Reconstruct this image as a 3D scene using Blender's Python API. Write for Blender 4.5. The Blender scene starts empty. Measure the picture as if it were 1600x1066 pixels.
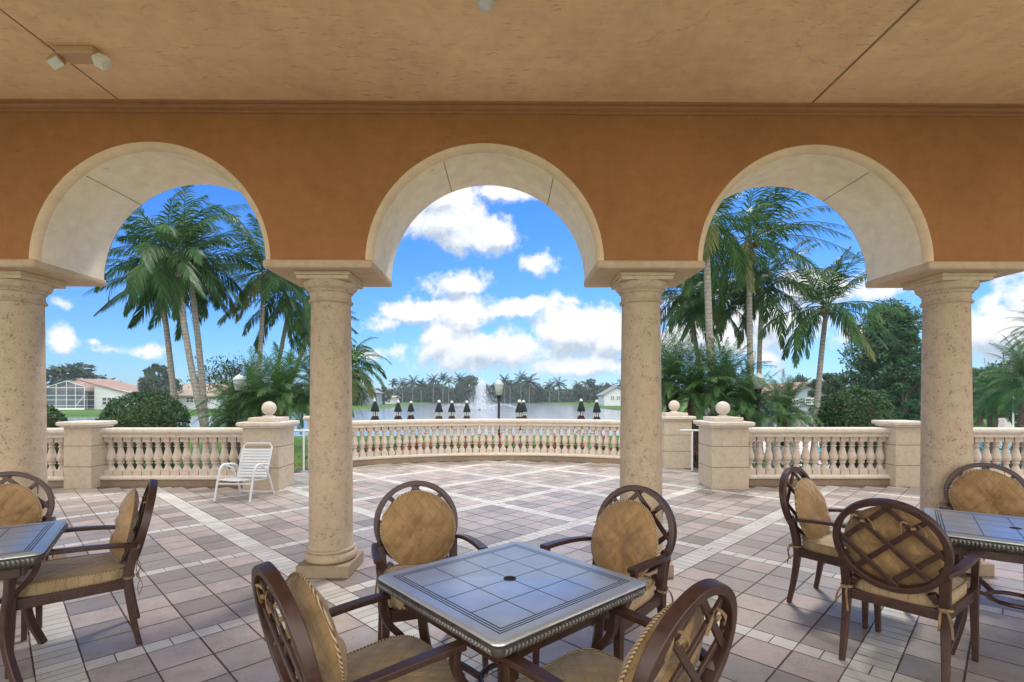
import bpy, bmesh, math, random
from math import sin, cos, tan, pi, sqrt, atan, atan2, radians as R
from mathutils import Vector, Matrix

C = bpy.context.scene.collection
H = 1.55            # eye height above the terrace floor
FPX = 793.0         # focal length for a 1600 px wide frame
HOR = 620.0         # horizon row
YAW = 0.0087        # camera turned slightly to the right of the building axis
XC = -0.19          # axis of the arcade and the terrace

def at(px, py, depth):
    """a point at a given distance in front of the camera seen in the direction (px, py)"""
    xc = (px - 800) / FPX * depth
    z = H + (HOR - py) / FPX * depth
    return Vector((xc * cos(YAW) + depth * sin(YAW), -xc * sin(YAW) + depth * cos(YAW), z))

def on(px, py, z=0.0):
    """the point at height z seen in the direction (px, py)"""
    return at(px, py, FPX * (H - z) / (py - HOR))

# ------------------------------------------------------------------ mesh building
class MB:
    def __init__(s):
        s.v = []; s.f = []; s.m = []
    def add(s, vs, fs, mi=0):
        b = len(s.v); s.v.extend([tuple(v) for v in vs])
        for f in fs:
            s.f.append(tuple(i + b for i in f)); s.m.append(mi)
    def quad(s, a, b, c, d, mi=0):
        s.add([a, b, c, d], [(0, 1, 2, 3)], mi)
    def box(s, x0, x1, y0, y1, z0, z1, mi=0, M=None):
        vs = [Vector(p) for p in ((x0,y0,z0),(x1,y0,z0),(x1,y1,z0),(x0,y1,z0),(x0,y0,z1),(x1,y0,z1),(x1,y1,z1),(x0,y1,z1))]
        if M: vs = [M @ v for v in vs]
        s.add(vs, [(0,3,2,1),(4,5,6,7),(0,1,5,4),(1,2,6,5),(2,3,7,6),(3,0,4,7)], mi)
    def lathe(s, prof, seg=24, c=(0,0,0), mi=0, rfun=None):
        vs = []; n = len(prof)
        for k in range(seg):
            a = 2*pi*k/seg
            for (r, z) in prof:
                rr = r*(rfun(a, z) if rfun else 1)
                vs.append((c[0]+rr*cos(a), c[1]+rr*sin(a), c[2]+z))
        fs = []
        for k in range(seg):
            k2 = (k+1) % seg
            for i in range(n-1):
                fs.append((k*n+i, k2*n+i, k2*n+i+1, k*n+i+1))
        s.add(vs, fs, mi)
        for (i, flip) in ((0, True), (n-1, False)):
            if prof[i][0] > 1e-4:
                ring = [vs[k*n+i] for k in range(seg)]
                s.add(ring, [tuple(range(seg))[::-1] if flip else tuple(range(seg))], mi)
    def tube(s, pts, rad, sides=8, mi=0, closed=False, caps=True):
        pts = [Vector(p) for p in pts]; n = len(pts)
        if not hasattr(rad, '__len__'): rad = [rad]*n
        ref = None; vs = []
        for i in range(n):
            a = pts[(i-1) % n] if (closed or i > 0) else pts[i]
            b = pts[(i+1) % n] if (closed or i < n-1) else pts[i]
            t = (b-a).normalized()
            if ref is None:
                ref = Vector((0,0,1)) if abs(t.z) < 0.9 else Vector((1,0,0))
            x = (ref - t*ref.dot(t)).normalized(); y = t.cross(x); ref = x
            for k in range(sides):
                an = 2*pi*k/sides
                vs.append(pts[i] + (x*cos(an)+y*sin(an))*rad[i])
        fs = []
        for i in range(n if closed else n-1):
            j = (i+1) % n
            for k in range(sides):
                k2 = (k+1) % sides
                fs.append((i*sides+k, i*sides+k2, j*sides+k2, j*sides+k))
        if caps and not closed:
            fs.append(tuple(range(sides))[::-1]); fs.append(tuple((n-1)*sides+k for k in range(sides)))
        s.add(vs, fs, mi)
    def bar(s, pts, w, h, side, mi=0, closed=False):
        """rectangular bar along pts; side = rough sideways direction (or one per point); w sideways, h the other way"""
        pts = [Vector(p) for p in pts]; n = len(pts)
        if not hasattr(w, '__len__'): w = [w]*n
        if not hasattr(h, '__len__'): h = [h]*n
        vs = []
        for i in range(n):
            a = pts[(i-1) % n] if (closed or i > 0) else pts[i]
            b = pts[(i+1) % n] if (closed or i < n-1) else pts[i]
            t = (b-a).normalized(); sd = Vector(side[i] if isinstance(side, list) else side)
            x = (sd - t*sd.dot(t)).normalized(); y = t.cross(x)
            for (p, q) in ((-1,-1),(1,-1),(1,1),(-1,1)):
                vs.append(pts[i] + x*p*w[i]/2 + y*q*h[i]/2)
        fs = []
        for i in range(n if closed else n-1):
            j = (i+1) % n
            for k in range(4):
                k2 = (k+1) % 4
                fs.append((i*4+k, i*4+k2, j*4+k2, j*4+k))
        if not closed:
            fs.append((3,2,1,0)); fs.append(tuple((n-1)*4+k for k in range(4)))
        s.add(vs, fs, mi)
    def mesh(s, name, mats, smooth=False, bevel=0, bevel_seg=2, weld=False):
        me = bpy.data.meshes.new(name)
        me.from_pydata(s.v, [], s.f)
        for m in (mats if isinstance(mats, (list, tuple)) else [mats]): me.materials.append(m)
        if any(s.m): me.polygons.foreach_set('material_index', s.m)
        if weld or bevel or smooth:
            bm = bmesh.new(); bm.from_mesh(me)
            if weld or bevel: bmesh.ops.remove_doubles(bm, verts=bm.verts, dist=1e-5)
            if bevel:
                ed = [e for e in bm.edges if len(e.link_faces) == 2 and e.calc_face_angle(0) > 0.5]
                bmesh.ops.bevel(bm, geom=ed, offset=bevel, segments=bevel_seg, profile=0.5, affect='EDGES', clamp_overlap=True)
            if weld or bevel: bmesh.ops.recalc_face_normals(bm, faces=bm.faces)
            if smooth or bevel:
                for f in bm.faces: f.smooth = True
                for e in bm.edges:
                    if len(e.link_faces) == 2 and e.calc_face_angle(0) > (0.9 if not bevel else 0.75): e.smooth = False
            bm.to_mesh(me); bm.free()
        if bevel: me['weighted'] = 1
        me.update()
        return me

def link(name, me, parent=None, loc=None, rz=None):
    o = bpy.data.objects.new(name, me); C.objects.link(o)
    if me.get('weighted'): o.modifiers.new('normals', 'WEIGHTED_NORMAL')
    if parent: o.parent = parent
    if loc is not None: o.location = loc
    if rz is not None: o.rotation_euler.z = rz
    return o
def part(name, mb, mats, parent=None, **k):
    return link(name, mb.mesh(name, mats, **k), parent)
def tag(o, label=None, cat=None, group=None, kind=None):
    if label: o['label'] = label
    if cat: o['category'] = cat
    if group: o['group'] = group
    if kind: o['kind'] = kind
    return o
def thing(name, label, cat, loc=(0,0,0), rz=0, group=None):
    o = bpy.data.objects.new(name, None); C.objects.link(o)
    o.location = loc; o.rotation_euler.z = rz; o.empty_display_size = 0.1
    return tag(o, label, cat, group)
def copy_tree(o, loc=None, rz=None, label=None, parent=None, scale=None):
    c = o.copy(); C.objects.link(c)
    if parent: c.parent = parent
    if loc is not None: c.location = loc
    if rz is not None: c.rotation_euler.z = rz
    if scale is not None: c.scale = (scale,)*3 if not hasattr(scale, '__len__') else scale
    if label: c['label'] = label
    for ch in list(o.children): copy_tree(ch, parent=c)
    return c

# ------------------------------------------------------------------ materials
def new_mat(name):
    m = bpy.data.materials.new(name); m.use_nodes = True
    nt = m.node_tree; nt.nodes.clear()
    out = nt.nodes.new('ShaderNodeOutputMaterial'); p = nt.nodes.new('ShaderNodeBsdfPrincipled')
    nt.links.new(p.outputs[0], out.inputs[0])
    return m, nt, p
class N:
    """tiny node-graph writer"""
    def __init__(s, nt): s.nt = nt
    def _set(s, sock, v):
        if isinstance(v, bpy.types.NodeSocket): s.nt.links.new(v, sock)
        elif v is not None:
            if sock.type == 'RGBA' and len(v) == 3: v = (*v, 1)
            sock.default_value = v
    def math(s, op, a, b=None, c=None, clamp=False):
        n = s.nt.nodes.new('ShaderNodeMath'); n.operation = op; n.use_clamp = clamp
        for i, v in enumerate((a, b, c)):
            if v is not None: s._set(n.inputs[i], v)
        return n.outputs[0]
    def vec(s, op, a, b=None, c=None):
        n = s.nt.nodes.new('ShaderNodeVectorMath'); n.operation = op
        for i, v in enumerate((a, b, c)):
            if v is not None: s._set(n.inputs[i], v)
        return n.outputs['Value'] if op in ('LENGTH','DOT_PRODUCT') else n.outputs[0]
    def coord(s, which='Object'):
        return s.nt.nodes.new('ShaderNodeTexCoord').outputs[which]
    def sep(s, v):
        n = s.nt.nodes.new('ShaderNodeSeparateXYZ'); s._set(n.inputs[0], v); return n.outputs
    def comb(s, x, y, z):
        n = s.nt.nodes.new('ShaderNodeCombineXYZ')
        for i, v in enumerate((x, y, z)): s._set(n.inputs[i], v)
        return n.outputs[0]
    def noise(s, v, scale, detail=3, rough=0.55, dist=0.0, color=False):
        n = s.nt.nodes.new('ShaderNodeTexNoise'); s._set(n.inputs['Vector'], v)
        n.inputs['Scale'].default_value = scale; n.inputs['Detail'].default_value = detail
        n.inputs['Roughness'].default_value = rough; n.inputs['Distortion'].default_value = dist
        return n.outputs['Color' if color else 'Fac']
    def voro(s, v, scale, feature='F1', out='Distance', rand=1.0):
        n = s.nt.nodes.new('ShaderNodeTexVoronoi'); n.feature = feature; s._set(n.inputs['Vector'], v)
        n.inputs['Scale'].default_value = scale
        if 'Randomness' in n.inputs: n.inputs['Randomness'].default_value = rand
        return n.outputs[out]
    def ramp(s, f, stops, interp='LINEAR'):
        n = s.nt.nodes.new('ShaderNodeValToRGB'); s._set(n.inputs[0], f)
        cr = n.color_ramp; cr.interpolation = interp
        while len(cr.elements) < len(stops): cr.elements.new(0.5)
        for e, (p, c) in zip(cr.elements, stops):
            e.position = p; e.color = (*c, 1) if hasattr(c, '__len__') else (c, c, c, 1)
        return n.outputs[0]
    def rng(s, f, a, b, c=0.0, d=1.0, smooth=False):
        n = s.nt.nodes.new('ShaderNodeMapRange'); n.clamp = True
        if smooth: n.interpolation_type = 'SMOOTHSTEP'
        for i, v in enumerate((f, a, b, c, d)): s._set(n.inputs[i], v)
        return n.outputs[0]
    def mix(s, f, a, b, mode='MIX'):
        n = s.nt.nodes.new('ShaderNodeMix'); n.data_type = 'RGBA'; n.blend_type = mode
        s._set(n.inputs[0], f); s._set(n.inputs[6], a); s._set(n.inputs[7], b)
        return n.outputs[2]
    def bump(s, h, strength=0.3, dist=0.01, normal=None):
        n = s.nt.nodes.new('ShaderNodeBump'); s._set(n.inputs['Height'], h)
        n.inputs['Strength'].default_value = strength; n.inputs['Distance'].default_value = dist
        if normal is not None: s._set(n.inputs['Normal'], normal)
        return n.outputs[0]
    def geo(s, out):
        return s.nt.nodes.new('ShaderNodeNewGeometry').outputs[out]
    def objinfo(s, out):
        return s.nt.nodes.new('ShaderNodeObjectInfo').outputs[out]

def simple(name, col, rough=0.5, var=0.12, scale=6.0, metallic=0.0, bump=0.0, bscale=60, spec=0.5):
    m, nt, p = new_mat(name); n = N(nt)
    f = n.noise(n.coord(), scale, 4)
    lo = tuple(c*(1-var) for c in col); hi = tuple(min(1, c*(1+var)) for c in col)
    nt.links.new(n.ramp(f, [(0.3, lo), (0.7, hi)]), p.inputs['Base Color'])
    p.inputs['Roughness'].default_value = rough; p.inputs['Metallic'].default_value = metallic
    p.inputs['Specular IOR Level'].default_value = spec
    if bump: nt.links.new(n.bump(n.noise(n.coord(), bscale, 4), bump, 0.01), p.inputs['Normal'])
    return m

def stone(name, col, pits=0.5, pscale=38, rough=0.75, stain=(0.45,0.30,0.17), stainamt=0.25, courses=None):
    """cast coral stone: cream, pitted, blotchy"""
    m, nt, p = new_mat(name); n = N(nt); co = n.coord()
    oi = n.objinfo('Random'); co2 = n.vec('ADD', co, n.comb(n.math('MULTIPLY', oi, 13.0), n.math('MULTIPLY', oi, 7.0), 0))
    big = n.noise(co2, 2.2, 4, 0.6); mid = n.noise(co2, 14, 4, 0.65); fine = n.noise(co2, 120, 3, 0.6)
    c = n.ramp(mid, [(0.25, tuple(x*0.82 for x in col)), (0.5, col), (0.8, tuple(min(1, x*1.12) for x in col))])
    c = n.mix(n.math('MULTIPLY', n.rng(big, 0.5, 0.75), stainamt), c, stain)
    w1 = n.vec('ADD', n.vec('MULTIPLY', co2, (1, 1, 0.7)), n.vec('MULTIPLY', n.noise(co2, 40, 2, 0.6, color=True), (0.022, 0.022, 0.022)))
    v = n.math('ADD', n.voro(w1, pscale), n.math('MULTIPLY', n.math('SUBTRACT', mid, 0.5), 0.9))
    v2 = n.math('ADD', n.voro(w1, pscale*2.3), n.math('MULTIPLY', n.math('SUBTRACT', big, 0.5), 0.8))
    pit = n.math('MINIMUM', n.rng(v, 0.05, 0.26), n.rng(v2, 0.10, 0.30, 0.35, 1.0))
    c = n.mix(n.math('MULTIPLY', n.math('SUBTRACT', 1, pit), pits), c, tuple(x*0.5 for x in col))
    h = n.math('ADD', n.math('MULTIPLY', pit, 1.0), n.math('MULTIPLY', fine, 0.35))
    if courses:
        z = n.sep(co)[2]
        for zz in courses:
            d = n.math('ABSOLUTE', n.math('SUBTRACT', z, zz)); l = n.rng(d, 0.003, 0.007)
            c = n.mix(l, (0.10, 0.075, 0.05), c); h = n.math('MULTIPLY', h, l)
    nt.links.new(c, p.inputs['Base Color'])
    nt.links.new(n.bump(h, 0.55*max(pits, 0.3), 0.012), p.inputs['Normal'])
    p.inputs['Roughness'].default_value = rough; p.inputs['Specular IOR Level'].default_value = 0.25
    return m

def leaf_mat(name, dark, light, trans=0.3, rough=0.5, old=None):
    m = bpy.data.materials.new(name); m.use_nodes = True; nt = m.node_tree; nt.nodes.clear(); n = N(nt)
    out = nt.nodes.new('ShaderNodeOutputMaterial')
    r = n.geo('Random Per Island'); pn = n.noise(n.coord(), 1.1, 3)
    f = n.math('ADD', n.math('MULTIPLY', r, 0.6), n.math('MULTIPLY', pn, 0.5))
    st = [(0.2, dark), (0.75, light)]
    if old: st.append((0.97, old))
    c = n.ramp(f, st)
    p = nt.nodes.new('ShaderNodeBsdfPrincipled'); nt.links.new(c, p.inputs['Base Color'])
    p.inputs['Roughness'].default_value = rough; p.inputs['Specular IOR Level'].default_value = 0.2
    t = nt.nodes.new('ShaderNodeBsdfTranslucent'); nt.links.new(n.mix(0.5, c, tuple(x*1.3 for x in light)), t.inputs[0])
    mx = nt.nodes.new('ShaderNodeMixShader'); mx.inputs[0].default_value = trans
    nt.links.new(p.outputs[0], mx.inputs[1]); nt.links.new(t.outputs[0], mx.inputs[2]); nt.links.new(mx.outputs[0], out.inputs[0])
    return m
M = {}
M['column'] = stone('coral_stone', (0.55, 0.425, 0.29), 1.0, 50)
M['trim'] = stone('cast_stone', (0.60, 0.50, 0.36), 0.25, 40)
M['impost'] = stone('impost_stone', (0.58, 0.44, 0.29), 0.2, 30)
M['pier'] = stone('pier_stone', (0.50, 0.415, 0.31), 0.3, 45, courses=(0.37, 0.72))
M['baluster'] = stone('baluster_stone', (0.57, 0.485, 0.395), 0.35, 60)
M['rail'] = stone('rail_stone', (0.60, 0.53, 0.435), 0.3, 40)
M['plinth'] = stone('base_stone_shaded', (0.36, 0.27, 0.18), 0.4, 40)  # stone darkened: the shade on its backlit front is in the colour

M['base_course'] = stone('base_course_shaded', (0.27, 0.195, 0.125), 0.4, 40)  # darker stone again, with the shade of the near face painted in
def stucco(name, col, streak=0.0, lines=(), bump=0.35, blot=(0.5, 0.7), speck=0.0):
    m, nt, p = new_mat(name); n = N(nt); co = n.coord()
    big = n.noise(co, 1.3, 5, 0.6); fine = n.noise(co, 90, 4, 0.6); mid = n.noise(co, 9, 4, 0.6)
    c = n.ramp(big, [(0.3, tuple(x*blot[0]**0.35 for x in col)), (0.55, col), (0.75, tuple(min(1, x*1.1) for x in col))])
    c = n.mix(0.35, c, n.ramp(mid, [(0.35, tuple(x*0.8 for x in col)), (0.65, tuple(min(1, x*1.15) for x in col))]))
    h = n.math('MULTIPLY', fine, 0.7)
    if streak:
        s = n.sep(co)
        wob = n.math('MULTIPLY', n.math('SUBTRACT', n.noise(co, 3.5, 3), 0.5), 0.25)
        sv = n.comb(n.math('MULTIPLY', s[0], 7), n.math('ADD', n.math('MULTIPLY', s[1], 46), n.math('MULTIPLY', wob, 30)), 0)
        st = n.rng(n.noise(sv, 1.0, 5, 0.65), 0.34, 0.42)
        patch = n.rng(n.noise(n.vec('MULTIPLY', co, (0.55, 1.1, 1)), 1.1, 4), 0.40, 0.62)
        f = n.math('MULTIPLY', n.math('SUBTRACT', 1, st), n.math('MULTIPLY', patch, streak))
        pass
        h = n.math('ADD', h, n.math('MULTIPLY', st, 0.9))
        sv2 = n.comb(n.math('MULTIPLY', s[0], 3), n.math('MULTIPLY', s[1], 26), 0)
        c = n.mix(n.math('MULTIPLY', n.rng(n.noise(sv2, 1.0, 3), 0.5, 0.8), 0.35), c, tuple(min(1, x*1.25) for x in col)); STREAK = f
    if lines:
        x = n.sep(co)[0]
        for (x0, w) in lines:
            d = n.math('ABSOLUTE', n.math('SUBTRACT', x, x0))
            l = n.rng(d, w*0.4, w)
            c = n.mix(l, (0.16, 0.09, 0.045), c); h = n.math('MULTIPLY', h, l)
    crk = n.voro(n.vec('ADD', co, n.vec('MULTIPLY', n.noise(co, 2.5, 4, 0.6, color=True), (0.5, 0.5, 0.5))), 0.55, 'DISTANCE_TO_EDGE'); cl_ = n.rng(crk, 0.0, 0.0035)
    cm = n.rng(n.noise(co, 0.8, 2), 0.5, 0.62); c = n.mix(n.math('MULTIPLY', n.math('SUBTRACT', 1, cl_), n.math('MULTIPLY', cm, 0.45)), c, tuple(x*0.35 for x in col))
    trow = n.noise(n.vec('MULTIPLY', co, (2.2, 2.2, 5.0)), 3.0, 5, 0.65, 0.8); c = n.mix(0.17, c, n.ramp(trow, [(0.35, tuple(x*0.72 for x in col)), (0.65, tuple(min(1, x*1.2) for x in col))]))
    h = n.math('ADD', h, n.math('MULTIPLY', trow, 1.4))
    if streak: c = n.mix(n.math('MULTIPLY', STREAK, 0.5), c, (0.20, 0.12, 0.065)); h = n.math('SUBTRACT', h, n.math('MULTIPLY', STREAK, 1.5))
    nt.links.new(c, p.inputs['Base Color']); nt.links.new(n.bump(h, bump, 0.008), p.inputs['Normal'])
    p.inputs['Roughness'].default_value = 0.85; p.inputs['Specular IOR Level'].default_value = 0.2
    return m
M['stucco'] = stucco('orange_stucco', (0.40, 0.180, 0.068))
M['ceiling'] = stucco('ceiling_plaster', (0.95, 0.65, 0.385), 0.9, ((-2.98, 0.011), (2.70, 0.016)), 0.22)
M['soffit'] = stucco('soffit_plaster', (0.94, 0.81, 0.61), 0.0, (), 0.3)
M['bullnose'] = stucco('bullnose_warm_bounce', (0.80, 0.62, 0.42), 0.0, (), 0.3)  # soffit plaster with warm bounce light painted into its colour
M['cornice'] = stucco('cornice_plaster', (0.42, 0.215, 0.105))

def tile_mat(name, lo, mid, hi, speck=0.5, rough=0.42):
    m, nt, p = new_mat(name); n = N(nt); co = n.coord(); r = n.geo('Random Per Island')
    c = n.ramp(r, [(0.0, lo), (0.5, mid), (1.0, hi)])
    blot = n.noise(co, 5.5, 4, 0.6); c = n.mix(n.math('MULTIPLY', n.rng(blot, 0.4, 0.7), 0.35), c, tuple(x*0.72 for x in lo))
    sp = n.noise(co, 75, 3, 0.7); region = n.rng(n.noise(n.vec('ADD', co, n.comb(n.math('MULTIPLY', r, 20.0), 0, 0)), 3.2, 3), 0.42, 0.62)
    f = n.math('MULTIPLY', n.rng(sp, 0.56, 0.68), n.math('MULTIPLY', region, speck))
    c = n.mix(f, c, (0.13, 0.10, 0.10))
    c = n.mix(n.math('MULTIPLY', n.rng(n.noise(co, 0.7, 6, 0.7), 0.48, 0.66), 0.34), c, (0.24, 0.195, 0.175))
    c = n.mix(n.math('MULTIPLY', n.rng(n.noise(co, 2.1, 5, 0.75, 0.6), 0.60, 0.68), 0.30), c, (0.15, 0.12, 0.105))
    nt.links.new(c, p.inputs['Base Color'])
    nt.links.new(n.rng(blot, 0.3, 0.7, rough-0.08, rough+0.14), p.inputs['Roughness'])
    nt.links.new(n.bump(n.math('ADD', n.noise(co, 18, 4), n.math('MULTIPLY', sp, 0.25)), 0.12, 0.006), p.inputs['Normal'])
    p.inputs['Specular IOR Level'].default_value = 0.4
    return m
M['tile'] = tile_mat('clay_tile', (0.255, 0.215, 0.183), (0.375, 0.335, 0.295), (0.49, 0.395, 0.335), 1.0, 0.36)
M['band'] = tile_mat('cream_brick', (0.50, 0.47, 0.405), (0.58, 0.55, 0.48), (0.63, 0.60, 0.53), 0.4)
M['grout'] = simple('grout', (0.125, 0.085, 0.072), 0.9, 0.3, 20)

# dark bronze furniture
def bronze(name, col, rough=0.35):
    m, nt, p = new_mat(name); n = N(nt); co = n.coord()
    f = n.noise(co, 30, 4, 0.6); w = n.noise(co, 4, 3)
    c = n.ramp(f, [(0.3, tuple(x*0.7 for x in col)), (0.7, tuple(x*1.3 for x in col))])
    c = n.mix(n.math('MULTIPLY', n.rng(w, 0.5, 0.75), 0.4), c, tuple(x*1.5 for x in col))
    nt.links.new(c, p.inputs['Base Color']); nt.links.new(n.rng(f, 0.3, 0.7, rough-0.07, rough+0.12), p.inputs['Roughness'])
    p.inputs['Metallic'].default_value = 0.25; p.inputs['Specular IOR Level'].default_value = 0.6
    nt.links.new(n.bump(f, 0.08, 0.003), p.inputs['Normal'])
    return m
M['bronze'] = bronze('bronze_frame', (0.058, 0.025, 0.017))
M['rim'] = bronze('bronze_rim', (0.075, 0.06, 0.05), 0.3)
M['ornament'] = bronze('ornament_highlight', (0.20, 0.185, 0.17), 0.25)  # lighter bronze paints in the highlights on the cast leaves

def table_top_mat():
    m, nt, p = new_mat('etched_table_top'); n = N(nt); co = n.coord(); s = n.sep(co)
    ax = n.math('ABSOLUTE', s[0]); ay = n.math('ABSOLUTE', s[1]); mx = n.math('MAXIMUM', ax, ay)
    line = 1.0; G = 0.345
    def ln(d, w): return n.rng(d, w*0.45, w)
    L = None
    for k in range(3):
        d = n.math('ABSOLUTE', n.math('SUBTRACT', mx, G + 0.013*k)); l = ln(d, 0.0042)
        L = l if L is None else n.math('MULTIPLY', L, l)
    inside = n.math('LESS_THAN', mx, G)
    for a in (s[0], s[1]):
        fr = n.math('ABSOLUTE', n.math('SUBTRACT', n.math('FRACT', n.math('ADD', n.math('DIVIDE', a, G/2), 10.5)), 0.5))
        d = n.math('ADD', n.math('MULTIPLY', fr, G/2), n.math('MULTIPLY', n.math('SUBTRACT', 1, inside), 1.0))
        L = n.math('MULTIPLY', L, ln(d, 0.0036))
    f = n.noise(co, 9, 4, 0.6); g = n.noise(co, 55, 4, 0.65)
    base = n.ramp(f, [(0.3, (0.56, 0.61, 0.61)), (0.7, (0.67, 0.72, 0.72))])
    spot = n.rng(n.vec('LENGTH', n.vec('SUBTRACT', co, (-0.19, -0.06, 0.0))), 0.012, 0.045)
    spot = n.math('ADD', spot, n.math('MULTIPLY', n.rng(g, 0.4, 0.6), 0.6), clamp=True)
    base = n.mix(spot, (0.05, 0.05, 0.055), base)
    nt.links.new(n.mix(L, (0.02, 0.018, 0.016), base), p.inputs['Base Color'])
    p.inputs['Metallic'].default_value = 0.72
    nt.links.new(n.rng(g, 0.3, 0.7, 0.34, 0.42), p.inputs['Roughness'])
    nt.links.new(n.bump(n.math('ADD', L, n.math('MULTIPLY', g, 0.008)), 0.35, 0.003), p.inputs['Normal'])
    p.inputs['Specular IOR Level'].default_value = 0.9
    return m
M['table_top'] = table_top_mat()
M['black'] = simple('hole_shade_black', (0.006, 0.006, 0.006), 0.8)

def cushion_mat(name, flat=True, lo=(0.23, 0.125, 0.043), hi=(0.39, 0.235, 0.095)):
    m, nt, p = new_mat(name); n = N(nt); co = n.coord(); s = n.sep(co)
    a, b = (s[0], s[1]) if flat else (s[0], s[2])
    P = 0.088
    u = n.math('DIVIDE', n.math('ADD', a, n.math('MULTIPLY', b, 0.75)), P); v = n.math('DIVIDE', n.math('SUBTRACT', a, n.math('MULTIPLY', b, 0.75)), P)
    def seam(t):
        return n.math('ABSOLUTE', n.math('SUBTRACT', n.math('FRACT', n.math('ADD', t, 20.0)), 0.5))
    d = n.math('MINIMUM', seam(u), seam(v)); l = n.rng(d, 0.0, 0.05)
    puff = n.math('POWER', n.math('MULTIPLY', n.math('MULTIPLY', seam(u), 2.0), n.math('MULTIPLY', seam(v), 2.0)), 0.5)
    weave = n.noise(co, 260, 2, 0.6); blot = n.noise(co, 7, 4, 0.6)
    c = n.ramp(blot, [(0.3, lo), (0.7, hi)])
    c = n.mix(n.math('MULTIPLY', weave, 0.25), c, (0.24, 0.15, 0.06))
    c = n.mix(n.math('ADD', n.math('MULTIPLY', l, 0.42), 0.58), (0.17, 0.105, 0.042), c)
    nt.links.new(c, p.inputs['Base Color'])
    h = n.math('ADD', n.math('MULTIPLY', puff, 1.0), n.math('ADD', n.math('MULTIPLY', weave, 0.12), n.math('MULTIPLY', blot, 2.2)))
    nt.links.new(n.bump(h, 0.6, 0.012), p.inputs['Normal'])
    p.inputs['Roughness'].default_value = 0.62; p.inputs['Sheen Weight'].default_value = 0.25; p.inputs['Specular IOR Level'].default_value = 0.35
    return m
M['seat_fabric'] = cushion_mat('quilted_seat_lit', True, (0.33, 0.225, 0.11), (0.47, 0.345, 0.185))  # lit copy of the cushion cloth, its brightness put into the colour
M['back_fabric'] = cushion_mat('quilted_back_shaded', False)  # shaded copy of the cushion cloth, backlit darkness put into the colour
def rope_mat():
    m, nt, p = new_mat('piping_cord'); n = N(nt); co = n.coord(); s = n.sep(co)
    w = n.math('SINE', n.math('MULTIPLY', n.math('ADD', n.math('ADD', s[0], s[1]), s[2]), 420))
    nt.links.new(n.ramp(n.rng(w, -1, 1), [(0.25, (0.12, 0.06, 0.025)), (0.7, (0.50, 0.36, 0.19))]), p.inputs['Base Color'])
    p.inputs['Roughness'].default_value = 0.7
    return m
M['piping'] = rope_mat()
M['tie'] = simple('tie_fabric', (0.24, 0.15, 0.07), 0.7, 0.2, 20)
M['white'] = simple('white_paint', (0.66, 0.67, 0.67), 0.4, 0.04, 5)
M['vinyl'] = simple('white_vinyl', (0.62, 0.64, 0.66), 0.35, 0.04, 8)
M['plastic'] = simple('tan_plastic', (0.58, 0.37, 0.22), 0.45, 0.06, 6)
M['lens'] = simple('lamp_lens', (0.80, 0.80, 0.74), 0.15, 0.05, 6)
M['sling'] = simple('beige_sling', (0.36, 0.34, 0.30), 0.7, 0.1, 8)
M['black_metal'] = simple('black_metal', (0.018, 0.022, 0.022), 0.4, 0.2, 10)
M['globe'] = simple('frosted_globe', (0.46, 0.50, 0.47), 0.25, 0.04, 5)
M['canopy'] = simple('dark_canvas', (0.012, 0.022, 0.022), 0.8, 0.3, 6)
M['canopy_low'] = simple('maroon_canvas', (0.045, 0.012, 0.014), 0.8, 0.3, 6)
M['canvas_white'] = simple('white_canvas', (0.75, 0.74, 0.72), 0.8, 0.08, 6)
# vegetation
M['frond'] = leaf_mat('coconut_frond', (0.012, 0.046, 0.014), (0.072, 0.150, 0.038), 0.35, 0.42)
M['frond_old'] = leaf_mat('old_frond', (0.05, 0.08, 0.022), (0.15, 0.155, 0.05), 0.25, 0.55)
M['date'] = leaf_mat('date_palm_frond', (0.016, 0.055, 0.018), (0.085, 0.17, 0.045), 0.3, 0.5)
M['bush'] = leaf_mat('clipped_bush_leaf', (0.010, 0.038, 0.014), (0.060, 0.115, 0.035), 0.15, 0.45)
M['tree'] = leaf_mat('dark_tree_leaf', (0.016, 0.055, 0.026), (0.085, 0.160, 0.070), 0.3, 0.5)
M['tree2'] = leaf_mat('mid_tree_leaf', (0.018, 0.046, 0.018), (0.065, 0.115, 0.04), 0.2, 0.5)
M['far'] = leaf_mat('far_tree_leaf', (0.026, 0.050, 0.036), (0.070, 0.105, 0.060), 0.1, 0.7)
M['bark'] = None
def bark_mat(name, c1, c2, rings=True):
    m, nt, p = new_mat(name); n = N(nt); co = n.coord(); s = n.sep(co)
    z = n.math('ADD', s[2], n.math('MULTIPLY', n.noise(co, 3.0, 2), 0.12))
    ring = n.math('ABSOLUTE', n.math('SUBTRACT', n.math('FRACT', n.math('ADD', n.math('DIVIDE', z, 0.13), 100.0)), 0.5))
    f = n.noise(n.vec('MULTIPLY', co, (1, 1, 0.4)), 18, 4, 0.65)
    c = n.ramp(f, [(0.3, c1), (0.7, c2)])
    if rings: c = n.mix(n.rng(ring, 0.0, 0.14, 0.55, 0.0), c, tuple(x*0.4 for x in c1))
    nt.links.new(c, p.inputs['Base Color']); nt.links.new(n.bump(n.math('ADD', f, ring), 0.5, 0.03), p.inputs['Normal'])
    p.inputs['Roughness'].default_value = 0.9; p.inputs['Specular IOR Level'].default_value = 0.15
    return m
M['palm_bark'] = bark_mat('palm_bark', (0.20, 0.175, 0.145), (0.38, 0.345, 0.30))
M['brown_bark'] = bark_mat('brown_bark', (0.06, 0.04, 0.028), (0.17, 0.12, 0.085), False)
M['royal_bark'] = bark_mat('royal_palm_bark', (0.14, 0.145, 0.13), (0.24, 0.245, 0.225), False)
M['coconut'] = simple('coconut_husk', (0.20, 0.15, 0.04), 0.6, 0.3, 8)
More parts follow.
